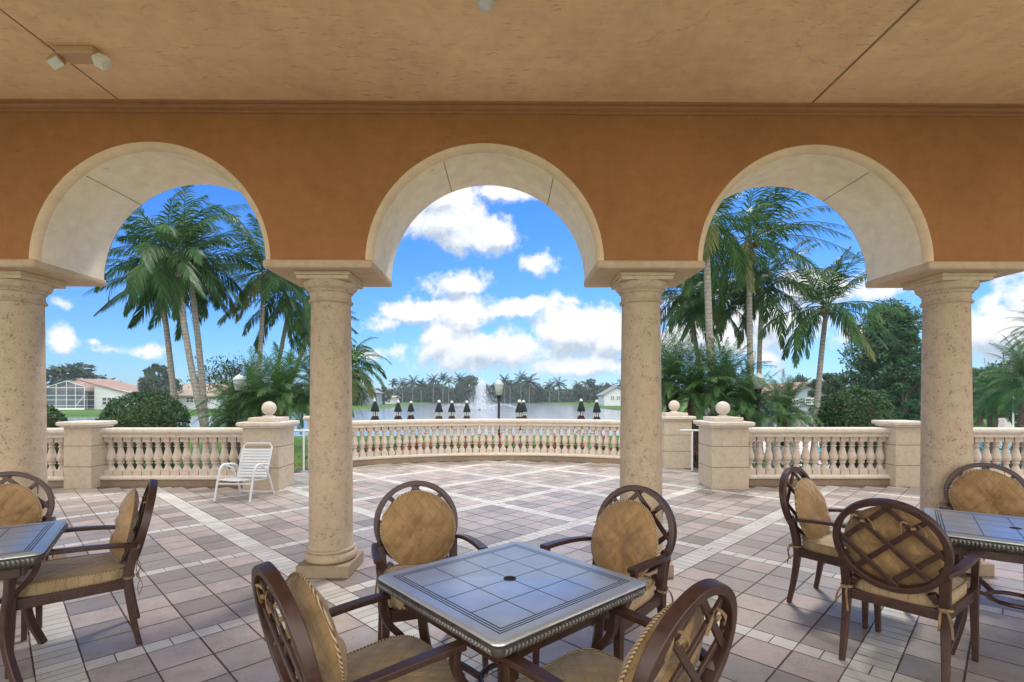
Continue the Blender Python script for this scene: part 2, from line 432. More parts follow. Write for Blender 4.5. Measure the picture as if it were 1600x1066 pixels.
# ground and far buildings
def grass_mat(name, a, b):
    m, nt, p = new_mat(name); n = N(nt); co = n.coord()
    f = n.math('ADD', n.math('MULTIPLY', n.noise(co, 0.06, 4), 0.6), n.math('MULTIPLY', n.noise(co, 2.5, 4), 0.4))
    nt.links.new(n.ramp(f, [(0.35, a), (0.65, b)]), p.inputs['Base Color'])
    nt.links.new(n.bump(n.noise(co, 14, 4), 0.6, 0.05), p.inputs['Normal'])
    p.inputs['Roughness'].default_value = 0.9; p.inputs['Specular IOR Level'].default_value = 0.15
    return m
M['grass'] = grass_mat('lawn_grass', (0.045, 0.105, 0.018), (0.10, 0.175, 0.032))
def water_mat(name, deep, bscale, strength, rough):
    m, nt, p = new_mat(name); n = N(nt); co = n.coord()
    w = n.vec('MULTIPLY', co, (1.0, 0.45, 1.0))
    h = n.math('ADD', n.noise(w, bscale, 4, 0.6), n.math('MULTIPLY', n.noise(w, bscale*0.15, 3), 0.6))
    nt.links.new(n.ramp(n.noise(w, bscale*0.05, 3), [(0.3, deep), (0.7, tuple(x*1.25 for x in deep))]), p.inputs['Base Color'])
    nt.links.new(n.bump(h, strength, 0.1), p.inputs['Normal'])
    p.inputs['Roughness'].default_value = rough; p.inputs['IOR'].default_value = 1.33
    return m
M['lake'] = water_mat('lake_water', (0.20, 0.225, 0.25), 1.6, 0.55, 0.12)
M['pool'] = water_mat('pool_water', (0.02, 0.35, 0.50), 3.0, 0.2, 0.05)
M['deck'] = simple('pool_deck_concrete', (0.52, 0.45, 0.40), 0.8, 0.12, 2.0)
M['house'] = simple('house_stucco', (0.56, 0.59, 0.59), 0.8, 0.06, 2.0)
M['house_grey'] = simple('house_grey', (0.30, 0.35, 0.38), 0.8, 0.06, 2.0)
def roof_mat(name, a, b):
    m, nt, p = new_mat(name); n = N(nt); co = n.coord(); s = n.sep(co)
    fr = n.math('ABSOLUTE', n.math('SUBTRACT', n.math('FRACT', n.math('ADD', n.math('DIVIDE', s[0], 0.32), 100.0)), 0.5))
    fz = n.math('FRACT', n.math('ADD', n.math('DIVIDE', s[2], 0.16), 100.0))
    f = n.noise(co, 3.0, 4, 0.7)
    c = n.ramp(f, [(0.3, a), (0.7, b)]); c = n.mix(n.rng(fz, 0.0, 0.2, 0.45, 0.0), c, tuple(x*0.5 for x in a))
    nt.links.new(c, p.inputs['Base Color']); nt.links.new(n.bump(n.math('ADD', fr, fz), 0.6, 0.06), p.inputs['Normal'])
    p.inputs['Roughness'].default_value = 0.85
    return m
M['roof_red'] = roof_mat('red_roof_tile', (0.25, 0.155, 0.12), (0.34, 0.225, 0.18))
M['roof_tan'] = roof_mat('tan_roof_tile', (0.32, 0.25, 0.19), (0.42, 0.33, 0.26))
M['roof_grey'] = roof_mat('grey_roof_tile', (0.16, 0.17, 0.18), (0.28, 0.28, 0.28))
M['glass'] = simple('dark_window_glass', (0.045, 0.055, 0.07), 0.08, 0.2, 1.0)
M['flower'] = simple('red_flower', (0.45, 0.03, 0.035), 0.6, 0.3, 20)
def screen_mat():
    m = bpy.data.materials.new('insect_screen'); m.use_nodes = True; nt = m.node_tree; nt.nodes.clear(); n = N(nt)
    out = nt.nodes.new('ShaderNodeOutputMaterial'); d = nt.nodes.new('ShaderNodeBsdfDiffuse'); d.inputs[0].default_value = (0.10, 0.12, 0.14, 1)
    t = nt.nodes.new('ShaderNodeBsdfTransparent'); mx = nt.nodes.new('ShaderNodeMixShader'); mx.inputs[0].default_value = 0.78
    nt.links.new(n.ramp(n.noise(n.coord(), 0.5, 2), [(0.3, (0.07, 0.09, 0.11)), (0.7, (0.13, 0.16, 0.19))]), d.inputs[0])
    nt.links.new(t.outputs[0], mx.inputs[1]); nt.links.new(d.outputs[0], mx.inputs[2]); nt.links.new(mx.outputs[0], out.inputs[0])
    return m
M['screen'] = screen_mat()
def spray_mat():
    m = bpy.data.materials.new('water_spray'); m.use_nodes = True; nt = m.node_tree; nt.nodes.clear(); n = N(nt)
    out = nt.nodes.new('ShaderNodeOutputMaterial'); d = nt.nodes.new('ShaderNodeBsdfDiffuse')
    nt.links.new(n.ramp(n.noise(n.coord(), 2.0, 2), [(0.3, (0.80, 0.84, 0.88)), (0.7, (0.92, 0.94, 0.96))]), d.inputs[0])
    tl = nt.nodes.new('ShaderNodeBsdfTranslucent'); tl.inputs[0].default_value = (0.9, 0.93, 0.95, 1)
    t = nt.nodes.new('ShaderNodeBsdfTransparent')
    m1 = nt.nodes.new('ShaderNodeMixShader'); m1.inputs[0].default_value = 0.5
    m2 = nt.nodes.new('ShaderNodeMixShader'); m2.inputs[0].default_value = 0.20
    nt.links.new(d.outputs[0], m1.inputs[1]); nt.links.new(tl.outputs[0], m1.inputs[2])
    nt.links.new(t.outputs[0], m2.inputs[1]); nt.links.new(m1.outputs[0], m2.inputs[2]); nt.links.new(m2.outputs[0], out.inputs[0])
    return m
M['spray'] = spray_mat()
# ------------------------------------------------------------------ the arcade
BAY, RAD, YN, YF = 2.78, 0.94, 4.24, 4.97
SPR, CEIL, BN = 2.67, 3.97, 0.055
IMP0 = 2.62
arcade = thing('arcade', 'orange stucco loggia of round arches on stone columns under a plaster ceiling', 'arcade', (XC, 0, 0))
def build_wall():
    """front and back faces with the arch openings, seen between bullnosed arch edges"""
    w = MB(); NS = 40
    for (y, rr, flip) in ((YN, RAD+BN, False), (YF, RAD+0.012, True)):
        for k in range(-2, 3):
            c = k*BAY; L, Rr = c-BAY/2, c+BAY/2
            P = [(c-rr*cos(pi*i/NS), SPR+rr*sin(pi*i/NS)) for i in range(NS+1)]
            cols = [(L, SPR)] + P + [(Rr, SPR)]
            for (p, q) in zip(cols[:-1], cols[1:]):
                a = [(p[0], y, p[1]), (q[0], y, q[1]), (q[0], y, CEIL+0.03), (p[0], y, CEIL+0.03)]
                w.quad(*(a[::-1] if flip else a))
    for sx in (-1, 1):      # plain wall past the last visible bays
        x0, x1 = sorted((sx*2.5*BAY, sx*(2.5*BAY+3)))
        w.box(x0, x1, YN, YF, 0.0, CEIL+0.03)
    return w
part('wall', build_wall(), M['stucco'], arcade)
def build_arch(c):
    b = MB(); NS = 48; prof = []
    for i in range(7):
        a = pi/2*i/6
        prof.append((RAD+BN*(1-sin(a)), YN-0.004+BN*(1-cos(a))))
    prof = [(RAD+BN+0.004, YN+0.004)] + prof
    prof += [(RAD, YF-0.02), (RAD+0.02, YF+0.004)]
    n = len(prof); vs = []
    for i in range(NS+1):
        a = pi*i/NS
        for (r, y) in prof: vs.append((c-r*cos(a), y, SPR+r*sin(a)))
    fs = []
    for i in range(NS):
        for j in range(n-1): fs.append((i*n+j, i*n+j+1, (i+1)*n+j+1, (i+1)*n+j))
    b.add(vs, fs); b.m = [1 if (k % (n-1)) < 7 else 0 for k in range(len(fs))]
    return b
def arch_mat():
    """cream plaster with two fine control joints across the soffit"""
    return M['soffit']
for k in range(-2, 3):
    o = part('arch_soffit', build_arch(0), [M['soffit'], M['bullnose']], arcade, smooth=True); o.location.x = k*BAY
    for an in ((112, 52) if k == 0 else ((128,) if k < 0 else (58,))):
        j = MB(); a = R(an); rr = RAD-0.0015
        j.bar([(rr*cos(a), YN+BN+0.01, SPR+rr*sin(a)), (rr*cos(a), YF-0.03, SPR+rr*sin(a))], 0.006, 0.004, (-sin(a), 0, cos(a)))
        part('control_joint', j, M['plinth'], o)
# impost blocks carrying the arches
def build_impost():
    b = MB(); hw = BAY/2-RAD
    b.box(-hw-0.004, hw+0.004, YN-0.022, YF+0.02, IMP0, SPR+0.020)
    return b
imp = build_impost().mesh('impost', M['impost'], bevel=0.022, bevel_seg=3)
for k in range(-3, 3):
    link('impost', imp, arcade, ((k+0.5)*BAY, 0, 0))
# cornice
cm = MB(); x0, x1 = -9.9, 9.9
prof = [(YN-0.002, 3.915), (YN-0.018, 3.918), (YN-0.018, 3.932), (YN-0.045, 3.945), (YN-0.062, 3.962), (YN-0.062, 3.984), (YN-0.095, 3.99), (YN-0.095, CEIL+0.01)]
prof = [(y, min(z, CEIL-0.0) if i < 5 else z) for i, (y, z) in enumerate(prof)]
prof = [(YN-0.002, 3.905), (YN-0.016, 3.908), (YN-0.016, 3.925), (YN-0.04, 3.932), (YN-0.055, 3.945), (YN-0.055, 3.952), (YN-0.085, 3.956), (YN-0.085, CEIL+0.02)]
for (p, q) in zip(prof[:-1], prof[1:]):
    cm.quad((x0, p[0], p[1]), (x0, q[0], q[1]), (x1, q[0], q[1]), (x1, p[0], p[1]))
part('cornice', cm, M['cornice'], arcade)
ce = MB(); YB = -0.6
ce.box(-9.9, 9.9, YB, YF+0.45, CEIL, CEIL+0.25)
part('ceiling', ce, M['ceiling'], arcade)
# columns: plinth, base moulding, shaft with entasis, capital
def make_column(parent, x, y):
    col = thing('column', None, None); col.parent = parent; col.location = (x, y, 0)
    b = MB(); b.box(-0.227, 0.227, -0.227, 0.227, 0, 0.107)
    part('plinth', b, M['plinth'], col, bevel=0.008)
    t = MB(); pr = [(0.10, 0.107)]
    for i in range(9):
        a = -pi/2+pi*i/8; pr.append((0.190+0.034*cos(a), 0.149+0.042*sin(a)))
    pr += [(0.198, 0.194), (0.207, 0.199), (0.207, 0.214), (0.199, 0.220), (0.10, 0.221)]
    t.lathe(pr, 48); part('base', t, M['column'], col, smooth=True)
    s = MB(); pr = [(0.196, 0.221), (0.187, 0.245)]
    for i in range(1, 15):
        f = i/14; pr.append((0.187-0.019*f**1.6, 0.245+(2.375-0.245)*f))
    s.lathe(pr, 48); part('shaft', s, M['column'], col, smooth=True)
    c = MB(); pr = [(0.172, 2.375), (0.186, 2.378), (0.192, 2.390), (0.186, 2.402), (0.176, 2.406), (0.174, 2.45), (0.176, 2.465), (0.188, 2.468), (0.190, 2.482), (0.198, 2.486)]
    for i in range(6):
        a = pi/2*i/5; pr.append((0.200+0.028*sin(a), 2.492+0.05*(1-cos(a))))
    pr += [(0.228, 2.556), (0.10, 2.557)]
    c.lathe(pr, 48)
    part('capital', c, M['column'], col, smooth=True)
    ab = MB(); ab.box(-0.222, 0.222, -0.222, 0.222, 2.557, 2.590); ab.box(-0.235, 0.235, -0.235, 0.235, 2.590, IMP0)
    part('abacus', ab, M['impost'], col, bevel=0.004)
    return col
c0 = make_column(arcade, -1.39, 4.56)
for x in (1.39, -4.16, 4.16, -6.95, 6.95): copy_tree(c0, (x, 4.56, 0), parent=arcade)

# ------------------------------------------------------------------ ceiling fittings
def fit(o, px, py):
    p = at(px, py, 1); d = p - Vector((0, 0, H)); k = (CEIL-H)/d.z
    o.location = Vector((0, 0, H)) + d*k; return o
em = thing('emergency_light', 'twin headed emergency light fixed to the plaster ceiling', 'emergency light')
b = MB(); b.box(-0.13, 0.13, -0.065, 0.065, -0.055, 0.0); part('housing', b, M['plastic'], em, bevel=0.012)
for sx in (-1, 1):
    h = MB(); Mx = Matrix.Translation((sx*0.165, -0.01, -0.075)) @ Matrix.Rotation(R(sx*28), 4, 'Y') @ Matrix.Rotation(R(-35), 4, 'X')
    h.box(-0.046, 0.046, -0.038, 0.038, -0.046, 0.026, M=Mx)
    hd = part('lamp_head', h, M['lens'] if sx > 0 else M['plastic'], em, bevel=0.014)
    g = MB(); g.box(-0.038, 0.038, -0.031, 0.031, -0.052, -0.0465, M=Mx); part('lens', g, M['lens'], hd)
    nk = MB(); nk.tube([(sx*0.115, 0, -0.04), (sx*0.16, -0.005, -0.06)], 0.014, 8); part('swivel', nk, M['plastic'], hd)
fit(em, 127, 80)
sd = thing('smoke_detector', 'small round white smoke detector on the ceiling', 'smoke detector')
b = MB(); b.lathe([(0.0, 0), (0.055, 0), (0.055, -0.012), (0.046, -0.016)], 24); part('base', b, M['white'], sd, smooth=True)
b = MB(); b.lathe([(0.044, -0.014), (0.042, -0.035), (0.03, -0.046), (0.0, -0.049)], 24); part('cap', b, M['white'], sd, smooth=True)
fit(sd, 758, 3)

# ------------------------------------------------------------------ the tiled terrace
ARC_R, ARC_CY = 6.21, 6.24           # centre line of the curved balustrade
def inside(x, y):
    X = abs(x-XC)
    if y < 8.86: return X < 13
    if X < 4.25 and y < 11.4: return True
    return X < 3.7 and (x-XC)**2+(y-ARC_CY)**2 < (ARC_R-0.02)**2
def build_terrace():
    t = MB(); PER, C0 = 1.612, 0.256; SH = 0.31; s2 = sqrt(2)
    def P(u, v, z): return ((u-v)/s2, (u+v)/s2, z)
    Z = 0.0; rnd = random.Random(4)
    def rect(u0, u1, v0, v1, mi):
        if u1-u0 < 0.02 or v1-v0 < 0.02: return
        G = 0.0055 if mi == 0 else 0.0030
        pts = [P(u0+G, v0+G, Z), P(u1-G, v0+G, Z), P(u1-G, v1-G, Z), P(u0+G, v1-G, Z)]
        cx = sum(p[0] for p in pts)/4; cy = sum(p[1] for p in pts)/4
        if cy < -3.2 or not all(inside(p[0], p[1]) for p in pts): return
        j = lambda: rnd.uniform(-0.0012, 0.0012)
        pts = [(p[0]+j(), p[1]+j(), Z) for p in pts]
        t.quad(*pts, mi)
    def awide(u, v): return (v-SH >= u-0.01) or (u >= 3.3 and v >= 3.6)   # bands of constant u
    def bwide(u, v): return (u >= v-SH-0.01) or (u >= 3.3 and v >= 3.6)
    W, NW = 0.103, 0.068
    ur = range(-7, 9)
    U = lambda i: C0+PER*i
    V = lambda j: C0+SH+PER*j
    for i in ur:
        for j in ur:
            um, vm = U(i)+PER/2, V(j)+PER/2
            # widths of the four bands round this cell
            a0 = W if awide(U(i), vm) else NW; a1 = W if awide(U(i+1), vm) else NW
            b0 = W if bwide(um, V(j)) else NW; b1 = W if bwide(um, V(j+1)) else NW
            u0, u1, v0, v1 = U(i)+a0, U(i+1)-a1, V(j)+b0, V(j+1)-b1
            du, dv = (u1-u0)/5, (v1-v0)/5
            for a in range(5):
                for b in range(5): rect(u0+a*du, u0+(a+1)*du, v0+b*dv, v0+(b+1)*dv, 0)
            # band of constant u along this cell
            wv = a0; k = 15 if a0 == W else 10
            bb0 = W if bwide(um, V(j)) else NW; bb1 = W if bwide(um, V(j+1)) else NW
            vv0, vv1 = V(j)+max(bb0, W if bwide(um-PER, V(j)) else NW), V(j+1)-max(bb1, W if bwide(um-PER, V(j+1)) else NW)
            for a in range(k):
                s = (vv1-vv0)/k; rect(U(i)-wv, U(i)+wv, vv0+a*s, vv0+(a+1)*s, 1)
            wu = b0; k = 15 if b0 == W else 10
            uu0, uu1 = U(i)+max(a0, W if awide(U(i), vm-PER) else NW), U(i+1)-max(a1, W if awide(U(i+1), vm-PER) else NW)
            for a in range(k):
                s = (uu1-uu0)/k; rect(uu0+a*s, uu0+(a+1)*s, V(j)-wu, V(j)+wu, 1)
            # crossing
            ca = max(W if awide(U(i), V(j)+PER/2) else NW, W if awide(U(i), V(j)-PER/2) else NW)
            cb = max(W if bwide(U(i)+PER/2, V(j)) else NW, W if bwide(U(i)-PER/2, V(j)) else NW)
            for q in range(2): rect(U(i)-ca, U(i)+ca, V(j)-cb+q*cb, V(j)-cb+(q+1)*cb, 1)
    # bedding below the joints
    g = -0.004
    t.box(-13.2, 13.0, -3.2, 8.9, -0.5, g, 2)
    t.box(XC-4.3, XC+4.3, 8.9, 11.3, -0.5, g, 2)
    pts = []; a0 = atan2(11.3-ARC_CY, 3.7)
    for k in range(41):
        a = a0+(pi-2*a0)*k/40; pts.append((XC+(ARC_R+0.1)*cos(a), ARC_CY+(ARC_R+0.1)*sin(a)))
    n = len(pts); t.add([(x, y, g) for (x, y) in pts]+[(x, y, -0.5) for (x, y) in pts],
        [tuple(range(n))] + [(k, k+n, k+1+n, k+1) for k in range(n-1)], 2)
    return t
ter = part('terrace', build_terrace(), [M['tile'], M['band'], M['grout']]); tag(ter, kind='structure')

# ------------------------------------------------------------------ balustrades and piers
bal = MB()
bal.box(-0.072, 0.072, -0.072, 0.072, 0.0, 0.090); bal.box(-0.070, 0.070, -0.070, 0.070, 0.580, 0.665)
pr = [(0.030, 0.083), (0.050, 0.086), (0.048, 0.100), (0.040, 0.125), (0.031, 0.155), (0.028, 0.180), (0.030, 0.196), (0.041, 0.200), (0.045, 0.208), (0.045, 0.217), (0.040, 0.224),
      (0.035, 0.228), (0.046, 0.240), (0.058, 0.262), (0.064, 0.288), (0.063, 0.315), (0.056, 0.350), (0.046, 0.390), (0.037, 0.430), (0.031, 0.465), (0.029, 0.486),
      (0.040, 0.490), (0.044, 0.500), (0.040, 0.510), (0.030, 0.514), (0.031, 0.535), (0.040, 0.560), (0.050, 0.587)]
pr = [(r*1.25 if not 0.23 < z < 0.4 else r*1.16, z) for (r, z) in pr]; bal.lathe(pr, 20)
BAL = bal.mesh('baluster', M['baluster'], smooth=True)
def rail_mesh(pts_fn, n, z0, prof):
    """extrude a (offset, z) profile along pts_fn(t) -> (point, outward normal)"""
    b = MB(); m = len(prof); vs = []
    for i in range(n+1):
        p, nn = pts_fn(i/n)
        for (o, z) in prof: vs.append((p[0]+nn[0]*o, p[1]+nn[1]*o, z0+z))
    fs = []
    for i in range(n):
        for j in range(m):
            j2 = (j+1) % m; fs.append((i*m+j, (i+1)*m+j, (i+1)*m+j2, i*m+j2))
    fs.append(tuple(range(m))[::-1]); fs.append(tuple(n*m+j for j in range(m)))
    b.add(vs, fs); return b
RAILP = [(-0.115, 0.0), (-0.115, 0.05), (-0.15, 0.075), (-0.155, 0.10), (-0.155, 0.135), (-0.135, 0.155), (0.135, 0.155), (0.155, 0.135), (0.155, 0.10), (0.15, 0.075), (0.115, 0.05), (0.115, 0.0)]
CURBP = [(-0.13, 0.0), (-0.13, 0.125), (-0.115, 0.127), (-0.125, 0.15), (-0.11, 0.17), (-0.09, 0.185), (0.09, 0.185), (0.125, 0.15), (0.13, 0.125), (0.13, 0.0)]
def make_balustrade(label, fn, length, nseg, group='stone balustrades'):
    t = thing('balustrade', label, 'balustrade', fn(0.5)[0] + (0,) if isinstance(fn(0.5)[0], tuple) else (0, 0, 0), 0, group)
    ox, oy = fn(0.5)[0]
    lf = lambda q: ((fn(q)[0][0]-ox, fn(q)[0][1]-oy), fn(q)[1])
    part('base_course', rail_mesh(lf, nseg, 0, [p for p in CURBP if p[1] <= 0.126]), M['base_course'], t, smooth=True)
    part('bottom_rail', rail_mesh(lf, nseg, 0.126, [(-0.15, 0), (-0.155, 0.03), (-0.145, 0.05), (-0.11, 0.059), (0.11, 0.059), (0.145, 0.05), (0.155, 0.03), (0.15, 0)]), M['rail'], t, smooth=True)
    part('top_rail', rail_mesh(lf, nseg, 0.85, RAILP), M['rail'], t, smooth=True)
    nb = int(round(length/0.168))
    for k in range(nb):
        p, nn = lf((k+0.5)/nb)
        o = link('baluster', BAL, t, (p[0], p[1], 0.185), atan2(nn[1], nn[0])-pi/2)
    return t
aH = math.asin(3.62/ARC_R)
make_balustrade('long curved stone balustrade in front of the lake', lambda q: ((XC+ARC_R*sin(-aH+2*aH*q), ARC_CY+ARC_R*cos(-aH+2*aH*q)), (sin(-aH+2*aH*q), cos(-aH+2*aH*q))), ARC_R*2*aH, 48, None)
def straight(x0, y0, x1, y1):
    L = sqrt((x1-x0)**2+(y1-y0)**2); nn = (-(y1-y0)/L, (x1-x0)/L)
    return (lambda q: ((x0+(x1-x0)*q, y0+(y1-y0)*q), nn)), L
for (lab, x0, y0, x1, y1) in (
    ('straight stone balustrade behind the white pool chair', -7.0, 8.92, -4.38, 8.92),
    ('straight stone balustrade below the round bush and right hand palms', 4.03, 8.92, 6.66, 8.92),
    ('short piece of stone balustrade beside the leftmost column', -12.6, 8.60, -7.46, 8.86),
    ('stone balustrade with the blue pool showing through it', 7.12, 8.86, 12.6, 8.60)):
    fn, L = straight(x0, y0, x1, y1); make_balustrade(lab, fn, L, 1)
def make_pier(label, x, y, w, d, ball):
    t = thing('stone_pier', label, 'pier', (x, y, 0), 0, 'stone balustrade piers')
    b = MB(); b.box(-w/2, w/2, -d/2, d/2, 0, 1.03); part('shaft', b, M['pier'], t, bevel=0.008)
    c = MB(); pr = [(0, 1.03), (0.03, 1.032), (0.035, 1.05), (0.055, 1.062), (0.07, 1.075), (0.07, 1.115), (0.055, 1.13), (-0.05, 1.13)]
    for (p, q) in zip(pr[:-1], pr[1:]):
        A = [(-w/2-p[0], -d/2-p[0], p[1]), (w/2+p[0], -d/2-p[0], p[1]), (w/2+p[0], d/2+p[0], p[1]), (-w/2-p[0], d/2+p[0], p[1])]
        B = [(-w/2-q[0], -d/2-q[0], q[1]), (w/2+q[0], -d/2-q[0], q[1]), (w/2+q[0], d/2+q[0], q[1]), (-w/2-q[0], d/2+q[0], q[1])]
        for k in range(4): c.quad(A[k], A[(k+1) % 4], B[(k+1) % 4], B[k])
    e = w/2-0.05; f = d/2-0.05; c.quad((-e, -f, 1.13), (e, -f, 1.13), (e, f, 1.13), (-e, f, 1.13))
    part('cap', c, M['rail'], t)
    if ball:
        q = MB(); q.box(-w/2+0.06, w/2-0.06, -d/2+0.06, d/2-0.06, 1.13, 1.20); fb = part('finial', q, M['rail'], t, bevel=0.008)
        s = MB(); pr = [(0.11, 1.20), (0.105, 1.212), (0.07, 1.225), (0.052, 1.24)]
        for i in range(15):
            a = -pi/2+0.42+(pi-0.42)*i/14; pr.append((0.118*cos(a) if i < 14 else 0.0, 1.352+0.118*sin(a)))
        s.lathe(pr, 32); part('ball', s, M['rail'], fb, smooth=True)
    return t
make_pier('ball topped stone pier right behind the white pool chair', -4.08, 8.72, 0.60, 0.60, True)
make_pier('ball topped stone pier at the near right end of the gap', 3.72, 8.74, 0.62, 0.60, True)
make_pier('ball topped stone pier mostly hidden behind the column left of centre', -4.0, 11.2, 0.60, 0.50, True)
make_pier('ball topped stone pier at the right end of the curved balustrade', 3.68, 11.18, 0.60, 0.50, True)
make_pier('flat capped stone pier at the left end of the straight balustrade', -7.23, 8.80, 0.46, 0.42, False)
make_pier('flat capped stone pier beside the column at right', 6.89, 8.86, 0.46, 0.42, False)
for sx, lab in ((-1, 'white tubular handrail beside the pool chair pier'), (1, 'white tubular handrail between the two ball topped piers at right')):
    t = thing('handrail', lab, 'handrail', (XC+sx*4.1, 10.72, 0), 0)
    b = MB(); b.tube([(0, 0, 0), (0, 0, 0.82)], 0.020, 10); part('post', b, M['white'], t, smooth=True)
    b = MB(); b.tube([(-sx*0.26, 0, 0.835), (sx*0.25, 0, 0.835), (sx*0.40, 0, 0.80), (sx*1.5, 0, 0.0)], 0.021, 10); part('rail', b, M['white'], t, smooth=True)
    b = MB(); b.tube([(sx*1.4, 0, 0.06), (sx*1.4, 0, -0.95)], 0.020, 10); part('post', b, M['white'], t, smooth=True)
# ------------------------------------------------------------------ dining armchairs
def smooth_path(pts, n=4):
    """Catmull-Rom through the points"""
    P = [Vector(p) for p in pts]; P = [P[0]*2-P[1]] + P + [P[-1]*2-P[-2]]; out = []
    for i in range(1, len(P)-2):
        for k in range(n):
            t = k/n; a, b, c, d = P[i-1], P[i], P[i+1], P[i+2]
            out.append(0.5*((2*b)+(c-a)*t+(2*a-5*b+4*c-d)*t*t+(3*b-a-3*c+d)*t**3))
    out.append(P[-2]); return out
TILT = R(13); RC = Vector((0, -0.335, 0.732)); RW, RH = 0.272, 0.268
UP = Vector((0, -sin(TILT), cos(TILT))); FW = Vector((0, cos(TILT), sin(TILT)))
def oval(x, z, y=0): return RC + Vector((x, 0, 0)) + UP*z + FW*y
def make_chair(seed=1):
    rnd = random.Random(seed)
    t = thing('dining_armchair', None, 'chair'); br = M['bronze']
    f = MB()
    f.bar([(-0.245, 0.255, 0.392), (0.245, 0.255, 0.392)], 0.03, 0.058, (0, 1, 0)); f.bar([(-0.205, -0.255, 0.392), (0.205, -0.255, 0.392)], 0.03, 0.058, (0, 1, 0))
    for s in (-1, 1): f.bar([(s*0.262, 0.25, 0.392), (s*0.222, -0.25, 0.392)], 0.03, 0.06, (1, 0, 0))
    f.box(-0.25, 0.25, -0.24, 0.24, 0.408, 0.416)
    part('seat_frame', f, br, t, bevel=0.004)
    for s in (-1, 1):
        l = MB(); l.bar([(s*0.275, 0.268, 0), (s*0.272, 0.262, 0.2), (s*0.27, 0.255, 0.43)], [0.028, 0.036, 0.044], [0.028, 0.036, 0.044], (1, 0, 0)); part('leg', l, br, t, bevel=0.005)
        l = MB(); p = smooth_path([(s*0.235, -0.315, 0), (s*0.230, -0.280, 0.19), (s*0.226, -0.258, 0.38), (s*0.226, -0.270, 0.50), (s*0.232, -0.293, 0.615)], 4)
        w = [0.030+0.018*min(1, i/10) for i in range(len(p))]; l.bar(p, w, w, (1, 0, 0))
        l.bar(smooth_path([(s*0.240, -0.290, 0.600), (s*0.232, -0.303, 0.628), (s*0.215, -0.312, 0.640)], 3), 0.05, 0.034, (0, 1, 0))
        part('leg', l, br, t, bevel=0.005)
        a = MB(); p = smooth_path([(s*0.236, -0.300, 0.622), (s*0.268, -0.235, 0.640), (s*0.286, -0.12, 0.654), (s*0.294, 0.03, 0.663), (s*0.296, 0.180, 0.665)], 5)
        n = len(p); a.bar(p, [0.038+0.014*(i/(n-1)) for i in range(n)], 0.024, (1, 0, 0))
        p = smooth_path([(s*0.294, 0.150, 0.655), (s*0.290, 0.150, 0.60), (s*0.284, 0.178, 0.535), (s*0.276, 0.228, 0.475), (s*0.270, 0.252, 0.42)], 5)
        a.bar(p, 0.034, 0.030, (1, 0, 0)); part('arm', a, br, t, bevel=0.0035)
    r = MB(); n = 44; vs = []
    for k in range(n):
        an = 2*pi*k/n
        for (dr, dy) in ((0, -0.026), (0, 0.018), (-0.034, 0.018), (-0.034, -0.026)):
            vs.append(oval((RW+dr)*cos(an), (RH+dr)*sin(an), dy))
    r.add(vs, [(k*4+j, ((k+1) % n)*4+j, ((k+1) % n)*4+(j+1) % 4, k*4+(j+1) % 4) for k in range(n) for j in range(4)])
    for s in (-1, 1): r.bar([oval(s*0.17, -0.235), (s*0.20, -0.262, 0.455)], 0.04, 0.03, (1, 0, 0))
    part('back_frame', r, br, t, bevel=0.004)
    la = MB(); c45 = cos(pi/4)
    for sg in (-1, 1):
        for off in (-0.155, 0.0, 0.155):
            # line: point (x,z) = off*normal + s*direction, clipped by the inner oval
            d = (c45, sg*c45); nn = (-sg*c45, c45); lim = []
            for q in range(-400, 401):
                s = q/1000; x = off*nn[0]+s*d[0]; z = off*nn[1]+s*d[1]
                if (x/(RW-0.02))**2+(z/(RH-0.02))**2 <= 1: lim.append(s)
            p0, p1 = lim[0], lim[-1]; dy = 0.004*sg
            la.bar([oval(off*nn[0]+p0*d[0], off*nn[1]+p0*d[1], dy), oval(off*nn[0]+p1*d[0], off*nn[1]+p1*d[1], dy)], 0.028, 0.014, tuple(FW.cross(Vector((d[0], 0, 0))+UP*d[1])))
    part('back_lattice', la, br, t, bevel=0.003)
    # seat cushion: boxy, crowned top, corded edge
    def hw(y): return 0.218+(y+0.25)/0.5*0.042
    c = MB(); G = 24; top = []; e4 = 5.0
    def sq(u, v):   # superellipse mapping of the square to a rounded square
        k = max(abs(u), abs(v)); 
        if k < 1e-6: return 0.0, 0.0
        L = (abs(u/k)**e4+abs(v/k)**e4)**(1/e4); return u/L, v/L
    vs = []; fs = []
    for lay in range(2):
        for i in range(G+1):
            for j in range(G+1):
                u, v = sq(-1+2*i/G, -1+2*j/G); y = 0.262*v; x = hw(y)*u*1.0
                e = max(abs(-1+2*i/G), abs(-1+2*j/G))
                z = 0.487+0.024*(1-e**3)+0.004*sin(9*x+seed)*cos(8*y+seed*2) if lay == 0 else 0.418
                k = 1.0 if lay == 0 else 0.985
                vs.append((x*k, y*k, z))
    n1 = (G+1)**2
    for i in range(G):
        for j in range(G):
            a = i*(G+1)+j; fs.append((a, a+G+1, a+G+2, a+1)); b = a+n1; fs.append((b, b+1, b+G+2, b+G+1))
    ring = [i*(G+1) for i in range(G+1)] + [G*(G+1)+j for j in range(1, G+1)] + [i*(G+1)+G for i in range(G-1, -1, -1)] + [j for j in range(G-1, 0, -1)]
    # a slightly bulging boxing strip
    m = len(ring); base = len(vs)
    for k in ring:
        p, q = Vector(vs[k]), Vector(vs[k+n1]); mid = (p+q)/2; o = Vector((mid.x, mid.y, 0)).normalized()
        vs.append(mid+o*(0.008+0.003*sin(60*mid.x+45*mid.y)))
    for k in range(m):
        a, b = ring[k], ring[(k+1) % m]
        fs.append((a, base+k, base+(k+1) % m, b)); fs.append((base+k, a+n1, b+n1, base+(k+1) % m))
    c.add(vs, fs); sc = part('seat_cushion', c, M['seat_fabric'], t, smooth=True)
